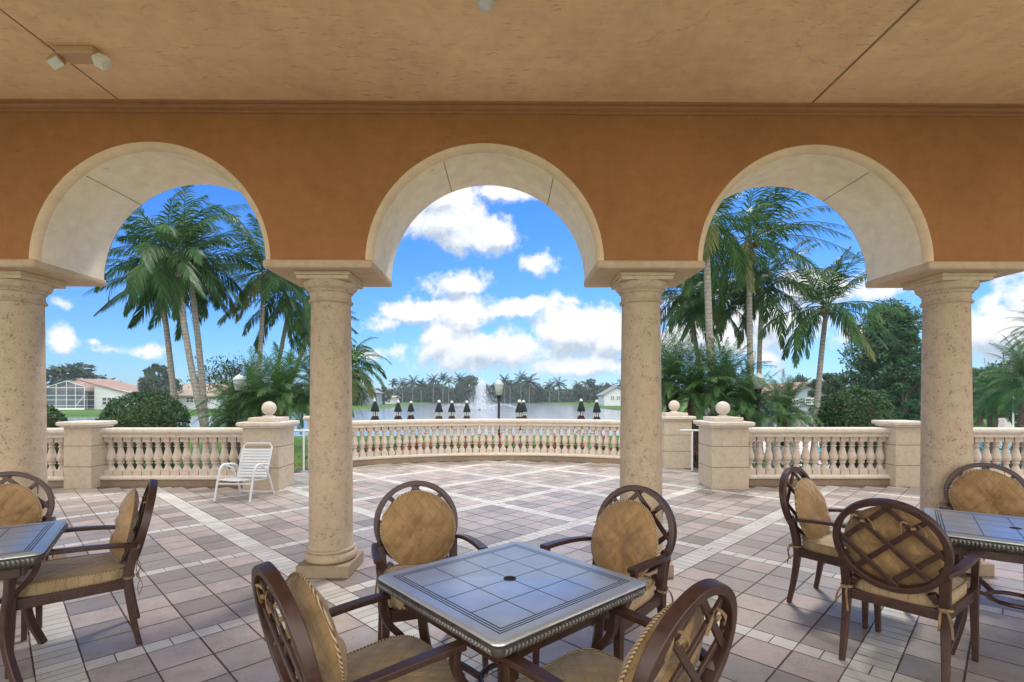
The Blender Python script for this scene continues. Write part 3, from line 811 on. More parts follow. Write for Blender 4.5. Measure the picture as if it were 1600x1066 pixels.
    pp = MB(); pp.tube([Vector(vs[k])+Vector((vs[k][0], vs[k][1], 0)).normalized()*0.003 for k in ring], 0.006, 6, closed=True)
    pp.tube([Vector(vs[k+n1])+Vector((0, 0, 0.006))+Vector((vs[k][0], vs[k][1], 0)).normalized()*0.003 for k in ring], 0.005, 6, closed=True)
    part('piping', pp, M['piping'], sc, smooth=True)
    # round back cushion, tufted in the middle, puckered towards its corded rim
    b = MB(); NR, NA = 14, 56; vs = []; fs = []; RB = 0.232; dz = -0.042 if seed == 1 else -0.078; dx = 0.0 if seed == 1 else 0.018; wob = rnd.uniform(0, 6)
    def bc(r, a, side):
        rr = RB*r*(1+0.03*sin(2*a+wob)+0.012*sin(5*a+wob)); th = 0.052*(1-r**3.2)**0.6*(1-0.80*math.exp(-(r/0.22)**2))
        th *= 1+0.30*sin(5*a+wob*2+0.8*sin(2*a))*r*(1-r)*2.6+0.16*sin(13*a+wob)*r*r*(1-r)*4
        sag = 1+0.35*(-sin(a))*r*0.8
        x, z = rr*cos(a), rr*sin(a)*1.04
        return oval(x+dx, z+dz, 0.078+0.012*sin(a*1.0+wob)*r+(th*sag if side > 0 else -0.8*th))
    for side in (1, -1):
        st = len(vs); vs.append(bc(0, 0, side))
        for i in range(1, NR+1):
            for k in range(NA): vs.append(bc(i/NR, 2*pi*k/NA, side))
        for k in range(NA):
            k2 = (k+1) % NA; fs.append((st, st+1+k, st+1+k2)[::side])
            for i in range(NR-1):
                q = (st+1+i*NA+k, st+1+(i+1)*NA+k, st+1+(i+1)*NA+k2, st+1+i*NA+k2); fs.append(q[::side])
    b.add(vs, fs); bcush = part('back_cushion', b, M['back_fabric'], t, smooth=True, weld=True)
    pp = MB(); pp.tube([bc(1.0, 2*pi*k/NA, 1) for k in range(NA)], 0.006, 6, closed=True); part('piping', pp, M['piping'], bcush, smooth=True)
    bt = MB(); q = bc(0, 0, 1)
    bt.lathe([(0.0, -0.004), (0.011, -0.002), (0.012, 0.002), (0.007, 0.006), (0, 0.007)], 12); 
    bo = part('button', bt, M['back_fabric'], bcush, smooth=True); bo.location = q+FW*0.004; bo.rotation_euler = (-(pi/2-TILT), 0, 0)
    # ties round the rear posts, and the ones holding the back cushion to the lattice
    for s in (-1, 1):
        ti = MB(); ti.bar([(s*0.226+0.031*cos(k*pi/5), -0.262+0.031*sin(k*pi/5), 0.432+0.003*sin(k)) for k in range(10)], 0.004, 0.014, [(cos(k*pi/5), sin(k*pi/5), 0) for k in range(10)], closed=True)
        for q, L in ((0.012, 0.13), (-0.012, 0.105)):
            ti.bar(smooth_path([(s*0.226+q, -0.298, 0.432), (s*0.232+q*1.6, -0.318, 0.41), (s*0.236+q*2.0, -0.318+q, 0.43-L*0.6), (s*0.235+q*2.4, -0.314, 0.43-L)], 3), 0.011, 0.003, (1, 0, 0.2))
        ti.tube([(s*0.226-0.016, -0.306, 0.434), (s*0.226+0.016, -0.306, 0.434)], 0.010, 6)
        part('tie', ti, M['tie'], t)
        ti = MB(); x = s*0.115; z = 0.125
        for q in (-1, 1):
            ti.bar(smooth_path([oval(x, z, 0.03), oval(x+q*0.02, z+0.018, -0.004), oval(x+q*0.05, z+0.012-0.02*q, -0.022), oval(x+q*0.056, z-0.04, -0.018)], 3), 0.011, 0.003, tuple(UP))
        ti.tube([oval(x-0.010, z, -0.018), oval(x+0.010, z+0.004, -0.018)], 0.008, 6)
        part('tie', ti, M['tie'], bcush)
    return t
CH = 'brown armchairs with round cushions'
protos = [make_chair(1), make_chair(5)]
def face(fx, fy): return atan2(-fx, fy)     # rotation that turns local +Y to (fx, fy)
CHAIRS = [   # centre x, y, facing, label
    (-0.475, 3.00, 0.35, -0.94, 'left one of the two armchairs behind the centre table, its round cushion facing us'),
    (0.545, 2.90, -0.70, -0.70, 'right one of the two armchairs behind the centre table, its round cushion facing us'),
    (-0.485, 1.93, 0.775, 0.63, 'armchair at the centre table seen from its lattice back, left of the near pair'),
    (0.325, 1.805, -0.66, 0.75, 'armchair at the centre table seen from its lattice back, right of the near pair'),
    (-2.70, 3.20, -0.80, -0.60, 'armchair in profile pulled up to the left hand table, facing left'),
    (-3.50, 3.48, 0.56, -0.83, 'armchair cut by the left picture edge behind the left hand table'),
    (2.36, 2.99, 0.77, 0.64, 'armchair with its whole lattice back towards us at the right hand table'),
    (2.50, 3.70, 0.60, -0.80, 'armchair at the left end of the right hand table, its cushion in profile'),
    (3.78, 3.93, -0.62, -0.78, 'armchair on the far side of the right hand table, beside the column'),
    (3.78, 2.62, -0.78, 0.62, 'armchair cut by the right picture edge, only its legs and arm in view')]
used = [False, False]
for i, (x, y, fx, fy, lab) in enumerate(CHAIRS):
    k = i % 2
    if not used[k]:
        o = protos[k]; used[k] = True; o.location = (x, y, 0); o.rotation_euler.z = face(fx, fy); o['label'] = lab
    else: o = copy_tree(protos[k], (x, y, 0), face(fx, fy), lab)
    o['group'] = CH

# ------------------------------------------------------------------ square dining tables
def rrect(hs, r, n=6):
    out = []
    for (cx, cy, a0) in ((hs-r, hs-r, 0), (-hs+r, hs-r, pi/2), (-hs+r, -hs+r, pi), (hs-r, -hs+r, 3*pi/2)):
        for k in range(n+1): out.append((cx+r*cos(a0+pi/2*k/n), cy+r*sin(a0+pi/2*k/n)))
    return out
def make_table():
    t = thing('patio_table', None, 'table'); HS = 0.43; Z = 0.742
    b = MB(); prof = [(HS-0.010, Z), (HS-0.002, Z-0.004), (HS, Z-0.010), (HS-0.004, Z-0.016), (HS-0.03, Z-0.018)]
    rings = [[(x, y, z) for (x, y) in rrect(h, 0.035)] for (h, z) in prof]; n = len(rings[0])
    vs = [p for r in rings for p in r]; fs = [tuple(range(n))]
    for i in range(len(rings)-1):
        for k in range(n): fs.append((i*n+k, (i+1)*n+k, (i+1)*n+(k+1) % n, i*n+(k+1) % n))
    b.add(vs, fs); part('top', b, M['table_top'], t, smooth=True)
    e = MB(); prof = [(HS-0.006, Z-0.0165), (HS+0.002, Z-0.020), (HS+0.003, Z-0.030), (HS-0.006, Z-0.052), (HS-0.018, Z-0.062), (HS-0.036, Z-0.074), (HS-0.06, Z-0.082), (HS-0.09, Z-0.084)]
    rings = [[(x, y, z) for (x, y) in rrect(h, 0.035)] for (h, z) in prof]
    vs = [p for r in rings for p in r]; fs = []
    for i in range(len(rings)-1):
        for k in range(n): fs.append((i*n+k, (i+1)*n+k, (i+1)*n+(k+1) % n, i*n+(k+1) % n))
    e.add(vs, fs)
    rim = part('rim', e, M['rim'], t, smooth=True)
    for side in range(4):      # cast leaf-and-dart ornament running along each edge
        lf = MB(); Mx = Matrix.Rotation(side*pi/2, 4, 'Z'); m = 44
        for k in range(m):
            x = -HS+0.03+(2*HS-0.06)*(k+0.5)/m; w = 0.0072
            pts = [(x-w, -HS-0.003, Z-0.022), (x+w*0.2, -HS-0.0045, Z-0.024), (x+w, -HS-0.003, Z-0.031), (x+w*0.5, -HS+0.004, Z-0.050), (x-w*0.3, -HS+0.004, Z-0.051), (x-w*0.9, -HS-0.001, Z-0.036)]
            cpt = (x-w*0.2, -HS-0.009, Z-0.033)
            lf.add([Mx @ Vector(p) for p in pts+[cpt]], [(i, 6, (i+1) % 6) for i in range(6)])
        part('leaf_ornament', lf, M['ornament'], rim)
    a = MB()
    for side in range(4):
        Mx = Matrix.Rotation(side*pi/2, 4, 'Z'); a.box(-0.33, 0.33, -0.345, -0.322, Z-0.135, Z-0.080, M=Mx)
    part('apron', a, M['bronze'], t, bevel=0.003)
    for side in range(4):
        an = pi/4+side*pi/2; d = Vector((cos(an), sin(an), 0)); l = MB()
        p = smooth_path([d*0.40+Vector((0, 0, Z-0.068)), d*0.39+Vector((0, 0, 0.52)), d*0.365+Vector((0, 0, 0.36)), d*0.38+Vector((0, 0, 0.20)), d*0.46+Vector((0, 0, 0.0))], 5)
        l.bar(p, 0.038, 0.038, (-sin(an), cos(an), 0)); part('leg', l, M['bronze'], t, bevel=0.006)
    st = MB(); st.tube([(0.13*cos(2*pi*k/28), 0.13*sin(2*pi*k/28), 0.30) for k in range(28)], 0.013, 8, closed=True)
    for side in range(4):
        an = pi/4+side*pi/2; d = Vector((cos(an), sin(an), 0))
        st.bar(smooth_path([d*0.13+Vector((0, 0, 0.30)), d*0.25+Vector((0, 0, 0.36)), d*0.37+Vector((0, 0, 0.33))], 4), 0.022, 0.022, (-sin(an), cos(an), 0))
    part('stretcher', st, M['bronze'], t, smooth=True)
    h = MB(); h.lathe([(0.0, Z+0.0012), (0.025, Z+0.0012), (0.0252, Z-0.0005)], 24); part('umbrella_hole_disc', h, M['black'], t)  # flat black disc on the top paints the shade inside the hole
    h = MB(); h.lathe([(0.0252, Z+0.0002), (0.0255, Z+0.0025), (0.0275, Z+0.0025), (0.029, Z+0.0002)], 28); part('hole_rim', h, M['bronze'], t, smooth=True)
    return t
TG = 'square dining tables under the arcade'
tb = make_table(); tb.location = (0.01, 2.255, 0); tb.rotation_euler.z = R(45-4); tb['label'] = 'square bronze table in the middle foreground with an umbrella hole in its etched top'; tb['group'] = TG
copy_tree(tb, (3.12, 3.09, 0), atan2(-0.622, 0.783), 'square bronze table partly hidden by the lattice backed chair at right')
copy_tree(tb, (-3.01, 2.77, 0), atan2(0.563, 0.827), 'square bronze table cut by the left picture edge')

# ------------------------------------------------------------------ white strap chair on the terrace
def make_pool_chair(label, loc, rz, group=None):
    t = thing('pool_chair', label, 'pool chair', loc, rz, group); W = 0.27
    f = MB()
    for s in (-1, 1):
        f.tube(smooth_path([(s*W, 0.34, 0), (s*W, 0.29, 0.20), (s*W, 0.24, 0.40), (s*W, 0.19, 0.49), (s*W, 0.10, 0.52), (s*W, -0.10, 0.50), (s*W, -0.20, 0.47)], 4), 0.016, 10)
        f.tube(smooth_path([(s*W, 0.10, 0.515), (s*W, -0.12, 0.40), (s*W, -0.32, 0.02), (s*W, -0.33, 0.0)], 4), 0.016, 10)
    f.tube([(-W, -0.31, 0.035), (W, -0.31, 0.035)], 0.013, 8)
    f.tube([(-W, 0.27, 0.25), (W, 0.27, 0.25)], 0.013, 8)
    part('frame', f, M['white'], t, smooth=True)
    sf = MB(); sl = smooth_path([(0, 0.28, 0.305), (0, 0.0, 0.275), (0, -0.15, 0.27)], 4)
    for s in (-1, 1): sf.tube([p+Vector((s*0.235, 0, 0)) for p in sl], 0.013, 8)
    def strap(b, y, z, dy, dz, w, sagv, nrm):
        pts = []
        for k in range(7):
            u = -1+2*k/6; sg = (1-u*u)*sagv
            pts.append(Vector((u*0.247, y, z))+Vector(nrm)*(-sg+0.013))
        d = Vector((0, dy, dz)).normalized(); b.bar(pts, w, 0.004, tuple(d))
    for k in range(8): strap(sf, 0.27-0.058*k, 0.305-0.0045*k, 1, 0.1, 0.040, 0.026, (0, 0, 1))
    part('seat', sf, M['vinyl'], t, smooth=True)
    bk = MB(); p0, p1 = Vector((0, -0.17, 0.27)), Vector((0, -0.36, 0.80)); d = (p1-p0).normalized(); nm = Vector((0, d.z, -d.y))
    path = [Vector((-0.235, 0, 0))+p0, Vector((-0.235, 0, 0))+p0.lerp(p1, 0.5), Vector((-0.235, 0, 0))+p0.lerp(p1, 0.9), Vector((-0.19, 0, 0))+p1, Vector((0.19, 0, 0))+p1, Vector((0.235, 0, 0))+p0.lerp(p1, 0.9), Vector((0.235, 0, 0))+p0.lerp(p1, 0.5), Vector((0.235, 0, 0))+p0]
    bk.tube(path, 0.014, 8)
    for k in range(10):
        q = p0.lerp(p1, 0.06+0.083*k); strap(bk, q.y, q.z, d.y, d.z, 0.034, 0.012, tuple(nm))
    part('backrest', bk, M['vinyl'], t, smooth=True)
    return t
make_pool_chair('white strap pool chair standing on the tiles before the ball topped pier', (-4.04, 7.86, 0), R(176))
# ------------------------------------------------------------------ ground, lake, pool
GZ, WZ = -0.95, -1.20
def shore():
    """outline of the lake, near edge then far edge"""
    near = [(-75, 26), (-40, 31), (-15, 33.5), (0, 34), (15, 34), (26, 38), (32, 52)]
    far = []
    for (px, py) in ((985, 643), (950, 640), (905, 635), (870, 631.5), (835, 629.3), (800, 628), (760, 627.4), (700, 628), (668, 631), (640, 634.5), (600, 638), (552, 641.5), (480, 645), (350, 649.5), (250, 651), (180, 651.5), (100, 652), (20, 652)):
        p = on(px, py, WZ); far.append((p.x, p.y))
    return near + far
def build_ground():
    from mathutils.geometry import tessellate_polygon
    g = MB(); lake = shore(); n = len(lake)
    # sloping bank round the water
    cx = sum(p[0] for p in lake)/n; cy = sum(p[1] for p in lake)/n
    outer = []
    for i in range(n):
        a, b, c = Vector(lake[i-1]), Vector(lake[i]), Vector(lake[(i+1) % n]); t = (c-a).normalized(); nn = Vector((t.y, -t.x))
        outer.append(b+nn*1.3)
    for i in range(n):
        j = (i+1) % n
        g.quad((*lake[i], WZ-0.15), (*lake[j], WZ-0.15), (*outer[j], GZ), (*outer[i], GZ))
    big = [Vector((-900, -60, 0)), Vector((900, -60, 0)), Vector((900, 1500, 0)), Vector((-900, 1500, 0))]
    hole = [Vector((p.x, p.y, 0)) for p in outer]
    vs = big+hole; tri = tessellate_polygon([big, hole])
    g.add([(v.x, v.y, GZ) for v in vs], [tuple(t) for t in tri])
    me = g.mesh('ground', M['grass']); bm = bmesh.new(); bm.from_mesh(me)
    for f in bm.faces:
        if f.normal.z < 0: f.normal_flip()
    bm.to_mesh(me); bm.free(); return me
tag(link('ground', build_ground()), kind='structure')
def build_lake():
    g = MB(); g.quad((-400, 25, WZ), (300, 25, WZ), (300, 420, WZ), (-400, 420, WZ)); return g
tag(part('lake', build_lake(), M['lake']), kind='structure')
pd = MB(); z = GZ+0.012; pd.quad((9, 10.5, z), (40, 10.5, z), (40, 36, z), (14, 36, z)); tag(part('pool_deck', pd, M['deck']), kind='structure')
pw = MB(); z = GZ+0.03; pw.add([(16.5+9*cos(a*pi/16)*(1.0)+6, 21+7*sin(a*pi/16), z) for a in range(32)], [tuple(range(32))]); tag(part('pool_water', pw, M['pool']), kind='structure')

# ------------------------------------------------------------------ plants
def leaf(mb, base, d, up, L, w, droop=0.25, mi=0):
    """a pointed leaflet bent half way"""
    s = d.cross(up)
    if s.length < 1e-4: s = Vector((1, 0, 0))
    s = s.normalized()*w
    mid = base+d*L*0.5; d2 = (d+Vector((0, 0, -droop*1.6))).normalized(); tip = mid+d2*L*0.55
    mb.add([base-s*0.5, base+s*0.5, mid+s, mid-s, tip], [(0, 1, 2, 3), (3, 2, 4)], mi)
def frond(mb, base, az, el, L, rnd, wind=Vector((0, 0, 0)), nl=40, ll=0.55, lw=0.022, droop=0.11, mi=0, rach=0.018, vshape=0.35, hang=0.22):
    n = 12; p = Vector(base); d = Vector((cos(az)*cos(el), sin(az)*cos(el), sin(el))); pts = [p.copy()]; ds = [d.copy()]
    for i in range(n):
        d = (d+Vector((0, 0, -droop*(0.5+i/n)))+wind*(0.4+i/n)).normalized(); p = p+d*L/n; pts.append(p.copy()); ds.append(d.copy())
    mb.tube(pts, [rach*(1-0.85*i/n) for i in range(n+1)], 4, mi, caps=False)
    twist = rnd.uniform(-0.5, 0.5)
    for k in range(nl):
        t = 0.10+0.90*(k+0.5)/nl; q = t*n; i = min(int(q), n-1); f = q-i
        c = pts[i].lerp(pts[i+1], f); dd = ds[i+1]; side = dd.cross(Vector((0, 0, 1)))
        if side.length < 1e-3: side = Vector((1, 0, 0))
        side.normalize(); up = side.cross(dd); side = (side*cos(twist)+up*sin(twist)).normalized(); up = side.cross(dd)
        prof = (sin(pi*min(1, t**0.7*0.92+0.06)))**0.6
        for sg in (-1, 1):
            if rnd.random() < 0.06: continue
            l = ll*prof*rnd.uniform(0.70, 1.15); ang = 0.95-0.55*t+rnd.uniform(-0.09, 0.09)
            ld = (dd*cos(ang)+side*sg*sin(ang)+up*vshape*rnd.uniform(0.3, 1)*(1-t)+Vector((0, 0, -hang*rnd.uniform(0.35, 1)))+wind*1.6).normalized()
            leaf(mb, c, ld, up, l, lw*rnd.uniform(0.8, 1.2), 0.28+0.2*rnd.random(), mi)
WIND = Vector((0.085, 0.01, 0))
def coconut_crown(seed, nf=27, L=2.9, wind=WIND, nl=46, ll=0.72):
    rnd = random.Random(seed); mb = MB(); ga = 2.39996
    for k in range(nf):
        f = k/(nf-1); el = R(84-122*f**0.85+rnd.uniform(-11, 11)); az = ga*k+rnd.uniform(-0.25, 0.25)
        old = 1 if (f > 0.90 and rnd.random() < 0.5) else 0
        frond(mb, (0.10*cos(az), 0.10*sin(az), 0.05-0.1*f), az, el, L*rnd.uniform(0.85, 1.08)*(0.78 if f < 0.12 else 1), rnd, wind, nl, ll, 0.0205, 0.070+0.080*f, old, 0.020, 0.12, 0.55)
    for k in range(7):
        a = k*0.9; mb.lathe([(0.0, -0.1), (0.07, -0.06), (0.085, 0.0), (0.06, 0.07), (0, 0.1)], 8, (0.2*cos(a), 0.2*sin(a), -0.22-0.05*(k % 2)), 2)
    return mb.mesh('coconut_crown', [M['frond'], M['frond_old'], M['coconut']])
CROWNS = [coconut_crown(s, *a) for s, a in ((3, (25, 3.0)), (8, (26, 3.1)), (15, (27, 2.5, Vector((0.12, 0.02, 0)))))]
DARKCROWN = coconut_crown(21, 24, 2.6, Vector((0.03, 0, 0)))
def bez(p0, p1, p2, n=14):
    return [p0*(1-t)**2+p1*2*t*(1-t)+p2*t*t for t in [i/n for i in range(n+1)]]
def palm(label, foot_px, head, depth, crown, scale, rz, r0=0.17, r1=0.10, bow=0.0, group='coconut palms'):
    """foot_px, head: picture positions of the two ends of the trunk at this distance"""
    h = at(head[0], head[1], depth); f0 = at(foot_px[0], foot_px[1], depth)
    k = (GZ-h.z)/(f0.z-h.z); foot = h+(f0-h)*k; foot.z = GZ-0.05
    t = thing('coconut_palm', label, 'palm tree', foot, 0, group)
    hd = h-foot; mid = hd*0.5+Vector((bow, 0, 0)); pts = bez(Vector((0, 0, 0)), mid, hd); n = len(pts)
    b = MB(); b.tube(pts, [r0*1.5 if i == 0 else (r0*1.18 if i == 1 else r0+(r1-r0)*i/(n-1)) for i in range(n)], 10)
    part('trunk', b, M['palm_bark'], t, smooth=True)
    c = link('crown', crown, t, hd, rz); c.scale = (scale,)*3
    return t
PALMS = [
    ('tallest coconut palm of the left group with a broad crown and a yellowed hanging frond', (322, 655), (274, 392), 17.5, 0, 1.02, 0.0, 0.119, 0.085, -0.35),
    ('coconut palm of the left group whose trunk joins the tallest one near the ground', (316, 640), (294, 405), 18.2, 1, 0.95, 1.7, 0.123, 0.085, 0.18),
    ('coconut palm with the leftmost leaning trunk of the left group', (272, 640), (249, 432), 19.5, 2, 1.05, 3.1, 0.123, 0.085, 0.12),
    ('coconut palm whose crown fills the right side of the left arch', (402, 590), (413, 424), 21.0, 1, 1.10, 4.0, 0.107, 0.076, 0.1),
    ('smaller coconut palm leaning right behind the column left of centre', (434, 572), (455, 466), 24.0, 0, 1.10, 5.0, 0.115, 0.085, 0.0),
    ('coconut palm strongly leaning right, its trunk meeting the column left of centre', (462, 575), (492, 500), 27.0, 2, 1.0, 0.6, 0.139, 0.102, 0.0),
    ('dark coconut palm just right of the column right of centre', (1086, 530), (1074, 455), 23.0, 3, 1.15, 0.9, 0.123, 0.093, 0.0),
    ('coconut palm with the palest and thickest trunk of the right group', (1112, 570), (1102, 345), 15.5, 0, 0.95, 2.2, 0.115, 0.098, -0.05),
    ('coconut palm with a dark trunk leaning away from the pale thick one', (1118, 570), (1108, 470), 22.0, 2, 1.0, 3.9, 0.107, 0.085, -0.15),
    ('tall coconut palm with the highest crown under the right hand arch', (1178, 590), (1172, 372), 18.0, 1, 1.08, 5.2, 0.119, 0.085, -0.22),
    ('coconut palm with a curved dark trunk and lower crown beside the highest one at right', (1190, 590), (1192, 445), 20.0, 3, 1.05, 2.9, 0.107, 0.076, -0.2),
    ('lone wind bent coconut palm right of the group with drooping fronds', (1277, 655), (1292, 478), 18.5, 0, 0.92, 4.4, 0.115, 0.076, -0.12)]
for (lab, fp, hp, dep, ci, scl, rz, r0, r1, bow) in PALMS:
    palm(lab, fp, hp, dep, DARKCROWN if ci == 3 else CROWNS[ci], scl, rz, r0, r1, bow)

# feathery date palms behind the balustrade
def date_crown(seed, nf=58, L=1.35):
    rnd = random.Random(seed); mb = MB()
    for k in range(nf):
        f = k/(nf-1); az = 2.39996*k+rnd.uniform(-0.3, 0.3); el = R(84-88*f+rnd.uniform(-8, 8))
        frond(mb, (0.06*cos(az), 0.06*sin(az), 0.05-0.12*f), az, el, L*rnd.uniform(0.85, 1.1), rnd, Vector((0.012, 0, 0)), 46, 0.30, 0.0062, 0.10+0.05*f, 0, 0.008, 0.5)
    return mb.mesh('date_palm_crown', [M['date']])
DATES = [date_crown(5), date_crown(6, 64, 1.45)]
DP = [  # crown centre in the picture, distance, scale, label
    (365, 655, 13.6, 0.80, 'feathery date palm clump at the left end of the row behind the pool chair'),
    (398, 634, 13.0, 0.92, 'feathery date palm clump behind the lamp globe and pool chair pier'),
    (440, 624, 12.6, 1.0, 'feathery date palm directly behind the ball topped pier at left'),
    (500, 606, 13.6, 0.95, 'feathery date palm mostly hidden by the column left of centre'),
    (1050, 600, 13.2, 1.08, 'feathery date palm beside the column right of centre'),
    (1085, 622, 12.8, 0.95, 'feathery date palm between the two ball finials at right'),
    (1128, 614, 12.6, 1.0, 'feathery date palm rising straight behind the nearer ball finial at right'),
    (1168, 642, 12.4, 0.88, 'feathery date palm left of the lamp globe at right'),
    (1225, 645, 12.9, 0.75, 'feathery date palm right of the lamp globe at right'),
    (1550, 628, 19.0, 1.0, 'feathery palm behind the right hand balustrade next to the edge column'),
    (1608, 600, 17.0, 1.25, 'bright feathery palm with a leaning trunk at the right picture edge'),
    (1640, 520, 21.0, 1.1, 'high palm crown just entering at the right picture edge')]
for i, (px, py, dep, scl, lab) in enumerate(DP):
    h = at(px, py, dep); t = thing('date_palm', lab, 'palm tree', (h.x, h.y, GZ), 0, 'feathery date palms')
    b = MB(); hz = h.z-GZ; rnd = random.Random(i); n = 10; lx = -0.5 if px > 1590 else 0.0
    b.tube([(0.06*sin(k*0.7+i)*(k/n)*(1-k/n)*2+lx*0-lx*(k/n-1), 0, hz*k/n-0.05) for k in range(n+1)], [0.14+0.025*(k % 2) for k in range(n+1)], 9)
    part('trunk', b, M['brown_bark'], t, smooth=True)
    c = link('crown', DATES[i % 2], t, (0, 0, hz), i*1.3); c.scale = (scl,)*3
# sabal-like palm left of the lake with brown hanging leaves
h = at(560, 572, 17.0); t = thing('cabbage_palm', 'shaggy palm with browning hanging fronds right of the column left of centre', 'palm tree', (h.x-0.4, h.y, GZ))
def shaggy(seed):
    rnd = random.Random(seed); mb = MB()
    for k in range(44):
        f = k/43; az = 2.39996*k; el = R(80-140*f+rnd.uniform(-10, 10))
        frond(mb, (0.1*cos(az), 0.1*sin(az), -0.15*f), az, el, rnd.uniform(1.3, 1.6)*(1 if f < 0.7 else 0.85), rnd, Vector((0.02, 0, 0)), 34, 0.42, 0.016, 0.15+0.1*f, 1 if f > 0.6 and rnd.random() < 0.6 else 0, 0.016)
    return mb
b = MB(); b.tube([(0, 0, (h.z-GZ)*k/8) for k in range(9)], 0.15, 9); part('trunk', b, M['palm_bark'], t, smooth=True)
part('crown', shaggy(3), [M['date'], M['frond_old']], t).location.z = h.z-GZ

def blob_leaves(mb, rnd, c, rad, n, size, shell=0.55, mi=0, flat=False):
    """leaf sized faces spread through an ellipsoid clump, denser towards its outside"""
    for _ in range(n):
        d = Vector((rnd.gauss(0, 1), rnd.gauss(0, 1), rnd.gauss(0, 1))).normalized(); r = shell+(1-shell)*rnd.random()**0.7
        r *= 1+0.10*rnd.gauss(0, 1)
        p = Vector(c)+Vector((d.x*rad[0], d.y*rad[1], d.z*rad[2]))*r
        nn = (d*0.7+Vector((rnd.gauss(0, 1), rnd.gauss(0, 1), rnd.gauss(0, 1)+0.5))*0.55).normalized()
        a = nn.orthogonal().normalized(); a = Matrix.Rotation(rnd.uniform(0, 6.28), 3, nn) @ a; b = nn.cross(a); s = size*rnd.uniform(0.6, 1.3)
        mb.add([p-a*s, p-b*s*0.38+a*s*0.1, p+a*s*1.05-nn*s*0.2, p+b*s*0.38+a*s*0.1], [(0, 1, 2, 3)], mi)
def tree_mesh(seed, crown_r, crown_h, nclump, per, size, z0, conical=0.0):
    """clumped crown, base of the crown at z0"""
    rnd = random.Random(seed); mb = MB(); cs = []
    for k in range(nclump):
        f = (k+0.5)/nclump; z = z0+crown_h*f; rr = crown_r*(1-conical*f)*sqrt(max(0.08, 1-(2*f-0.85)**2)) if conical < 0.5 else crown_r*(1.02-0.9*f)
        a = 2.39996*k; q = rr*rnd.uniform(0.35, 0.95)
        cs.append((q*cos(a), q*sin(a), z, rnd.uniform(0.18, 0.38)*crown_r))
    for (x, y, z, r) in cs: blob_leaves(mb, rnd, (x, y, z), (r, r, r*0.75), per, size)
    return mb, cs
def make_tree(name, label, cat, loc, seed, crown_r, crown_h, nclump, per, size, z0, mat, bark='brown_bark', r0=0.25, conical=0.0, group=None):
    t = thing(name, label, cat, loc, 0, group); mb, cs = tree_mesh(seed, crown_r, crown_h, nclump, per, size, z0, conical)
    part('crown', mb, M[mat], t)
    b = MB(); top = z0+crown_h*0.8; b.tube([(0.05*sin(k), 0.05*cos(2*k), top*k/8) for k in range(9)], [r0*(1.35 if k == 0 else 1-0.11*k) for k in range(9)], 8)
    for (x, y, z, r) in cs[::2]:
        zs = max(z0*0.7, z-crown_h*0.22); b.tube([(0, 0, zs), (x*0.5, y*0.5, zs+(z-zs)*0.45), (x, y, z)], [r0*0.35, r0*0.22, r0*0.08], 6)
    part('trunk', b, M[bark], t, smooth=True); return t
g = at(1385, 640, 30)
make_tree('evergreen_tree', 'large dark dense tree left of the column at right', 'tree', (g.x, g.y, GZ), 4, 2.9, 7.0, 64, 430, 0.115, 0.7, 'tree', conical=0.45)
g = at(1415, 640, 27)
make_tree('evergreen_tree', 'dark tree touching the column at right in front of the large dark one', 'tree', (g.x, g.y, GZ), 9, 1.7, 6.3, 36, 360, 0.105, 0.8, 'tree', conical=0.45)
g = at(1300, 640, 48); make_tree('shade_tree', 'smaller green tree left of the large dark tree at right', 'tree', (g.x, g.y, GZ), 14, 2.2, 3.6, 18, 340, 0.15, 0.9, 'tree2')
g = at(1562, 640, 38); make_tree('shade_tree', 'broad dark tree right of the edge column beyond the pool', 'tree', (g.x, g.y, GZ), 17, 3.0, 3.6, 22, 420, 0.13, 0.9, 'tree2')
g = at(1530, 640, 45); make_tree('shade_tree', 'tree rising right behind the edge column at right', 'tree', (g.x, g.y, GZ), 19, 2.6, 3.9, 20, 380, 0.14, 0.9, 'tree')
# clipped round bushes
def make_bush(label, px, py, depth, rx, rz, seed, n=12500):
    c = at(px, py, depth); t = thing('round_bush', label, 'bush', (c.x, c.y, GZ), 0); rnd = random.Random(seed); mb = MB(); hz = c.z-GZ
    for _ in range(n):
        d = Vector((rnd.gauss(0, 1), rnd.gauss(0, 1), rnd.gauss(0, 1))).normalized()
        lump = 1+0.035*sin(7*d.x+seed)*cos(8*d.z+d.y*6)+0.03*rnd.gauss(0, 0.6)
        r = (0.86+0.14*rnd.random()+(0.10*rnd.random() if rnd.random() < 0.06 else 0))*lump
        p = Vector((d.x*rx*r, d.y*rx*r, hz+d.z*(rz if d.z > 0 else hz)*r))
        if p.z < 0: continue
        nn = (d+Vector((rnd.gauss(0, 1), rnd.gauss(0, 1), rnd.gauss(0, 1)))*0.6).normalized(); a = nn.orthogonal().normalized(); a = Matrix.Rotation(rnd.uniform(0, 6.28), 3, nn) @ a; b = nn.cross(a); s = 0.050*rnd.uniform(0.6, 1.3)
        mb.add([p-a*s, p-b*s*0.4, p+a*s, p+b*s*0.4], [(0, 1, 2, 3)])
    part('foliage', mb, M['bush'], t)
    b = MB()
    for k in range(7):
        a = k*0.9; b.tube([(0.05*cos(a), 0.05*sin(a), 0), (0.3*rx*cos(a), 0.3*rx*sin(a), hz*0.6), (0.7*rx*cos(a), 0.7*rx*sin(a), hz)], [0.05, 0.035, 0.012], 6)
    b.lathe([(0.0, 0.0), (rx*0.5, 0.1), (rx*0.72, hz*0.8), (rx*0.6, hz+rz*0.4), (0, hz+rz*0.75)], 12)
    part('branches', b, M['brown_bark'], t); return t
make_bush('round clipped bush under the left hand palms, in front of the houses', 228, 662, 15.5, 1.16, 0.98, 3)
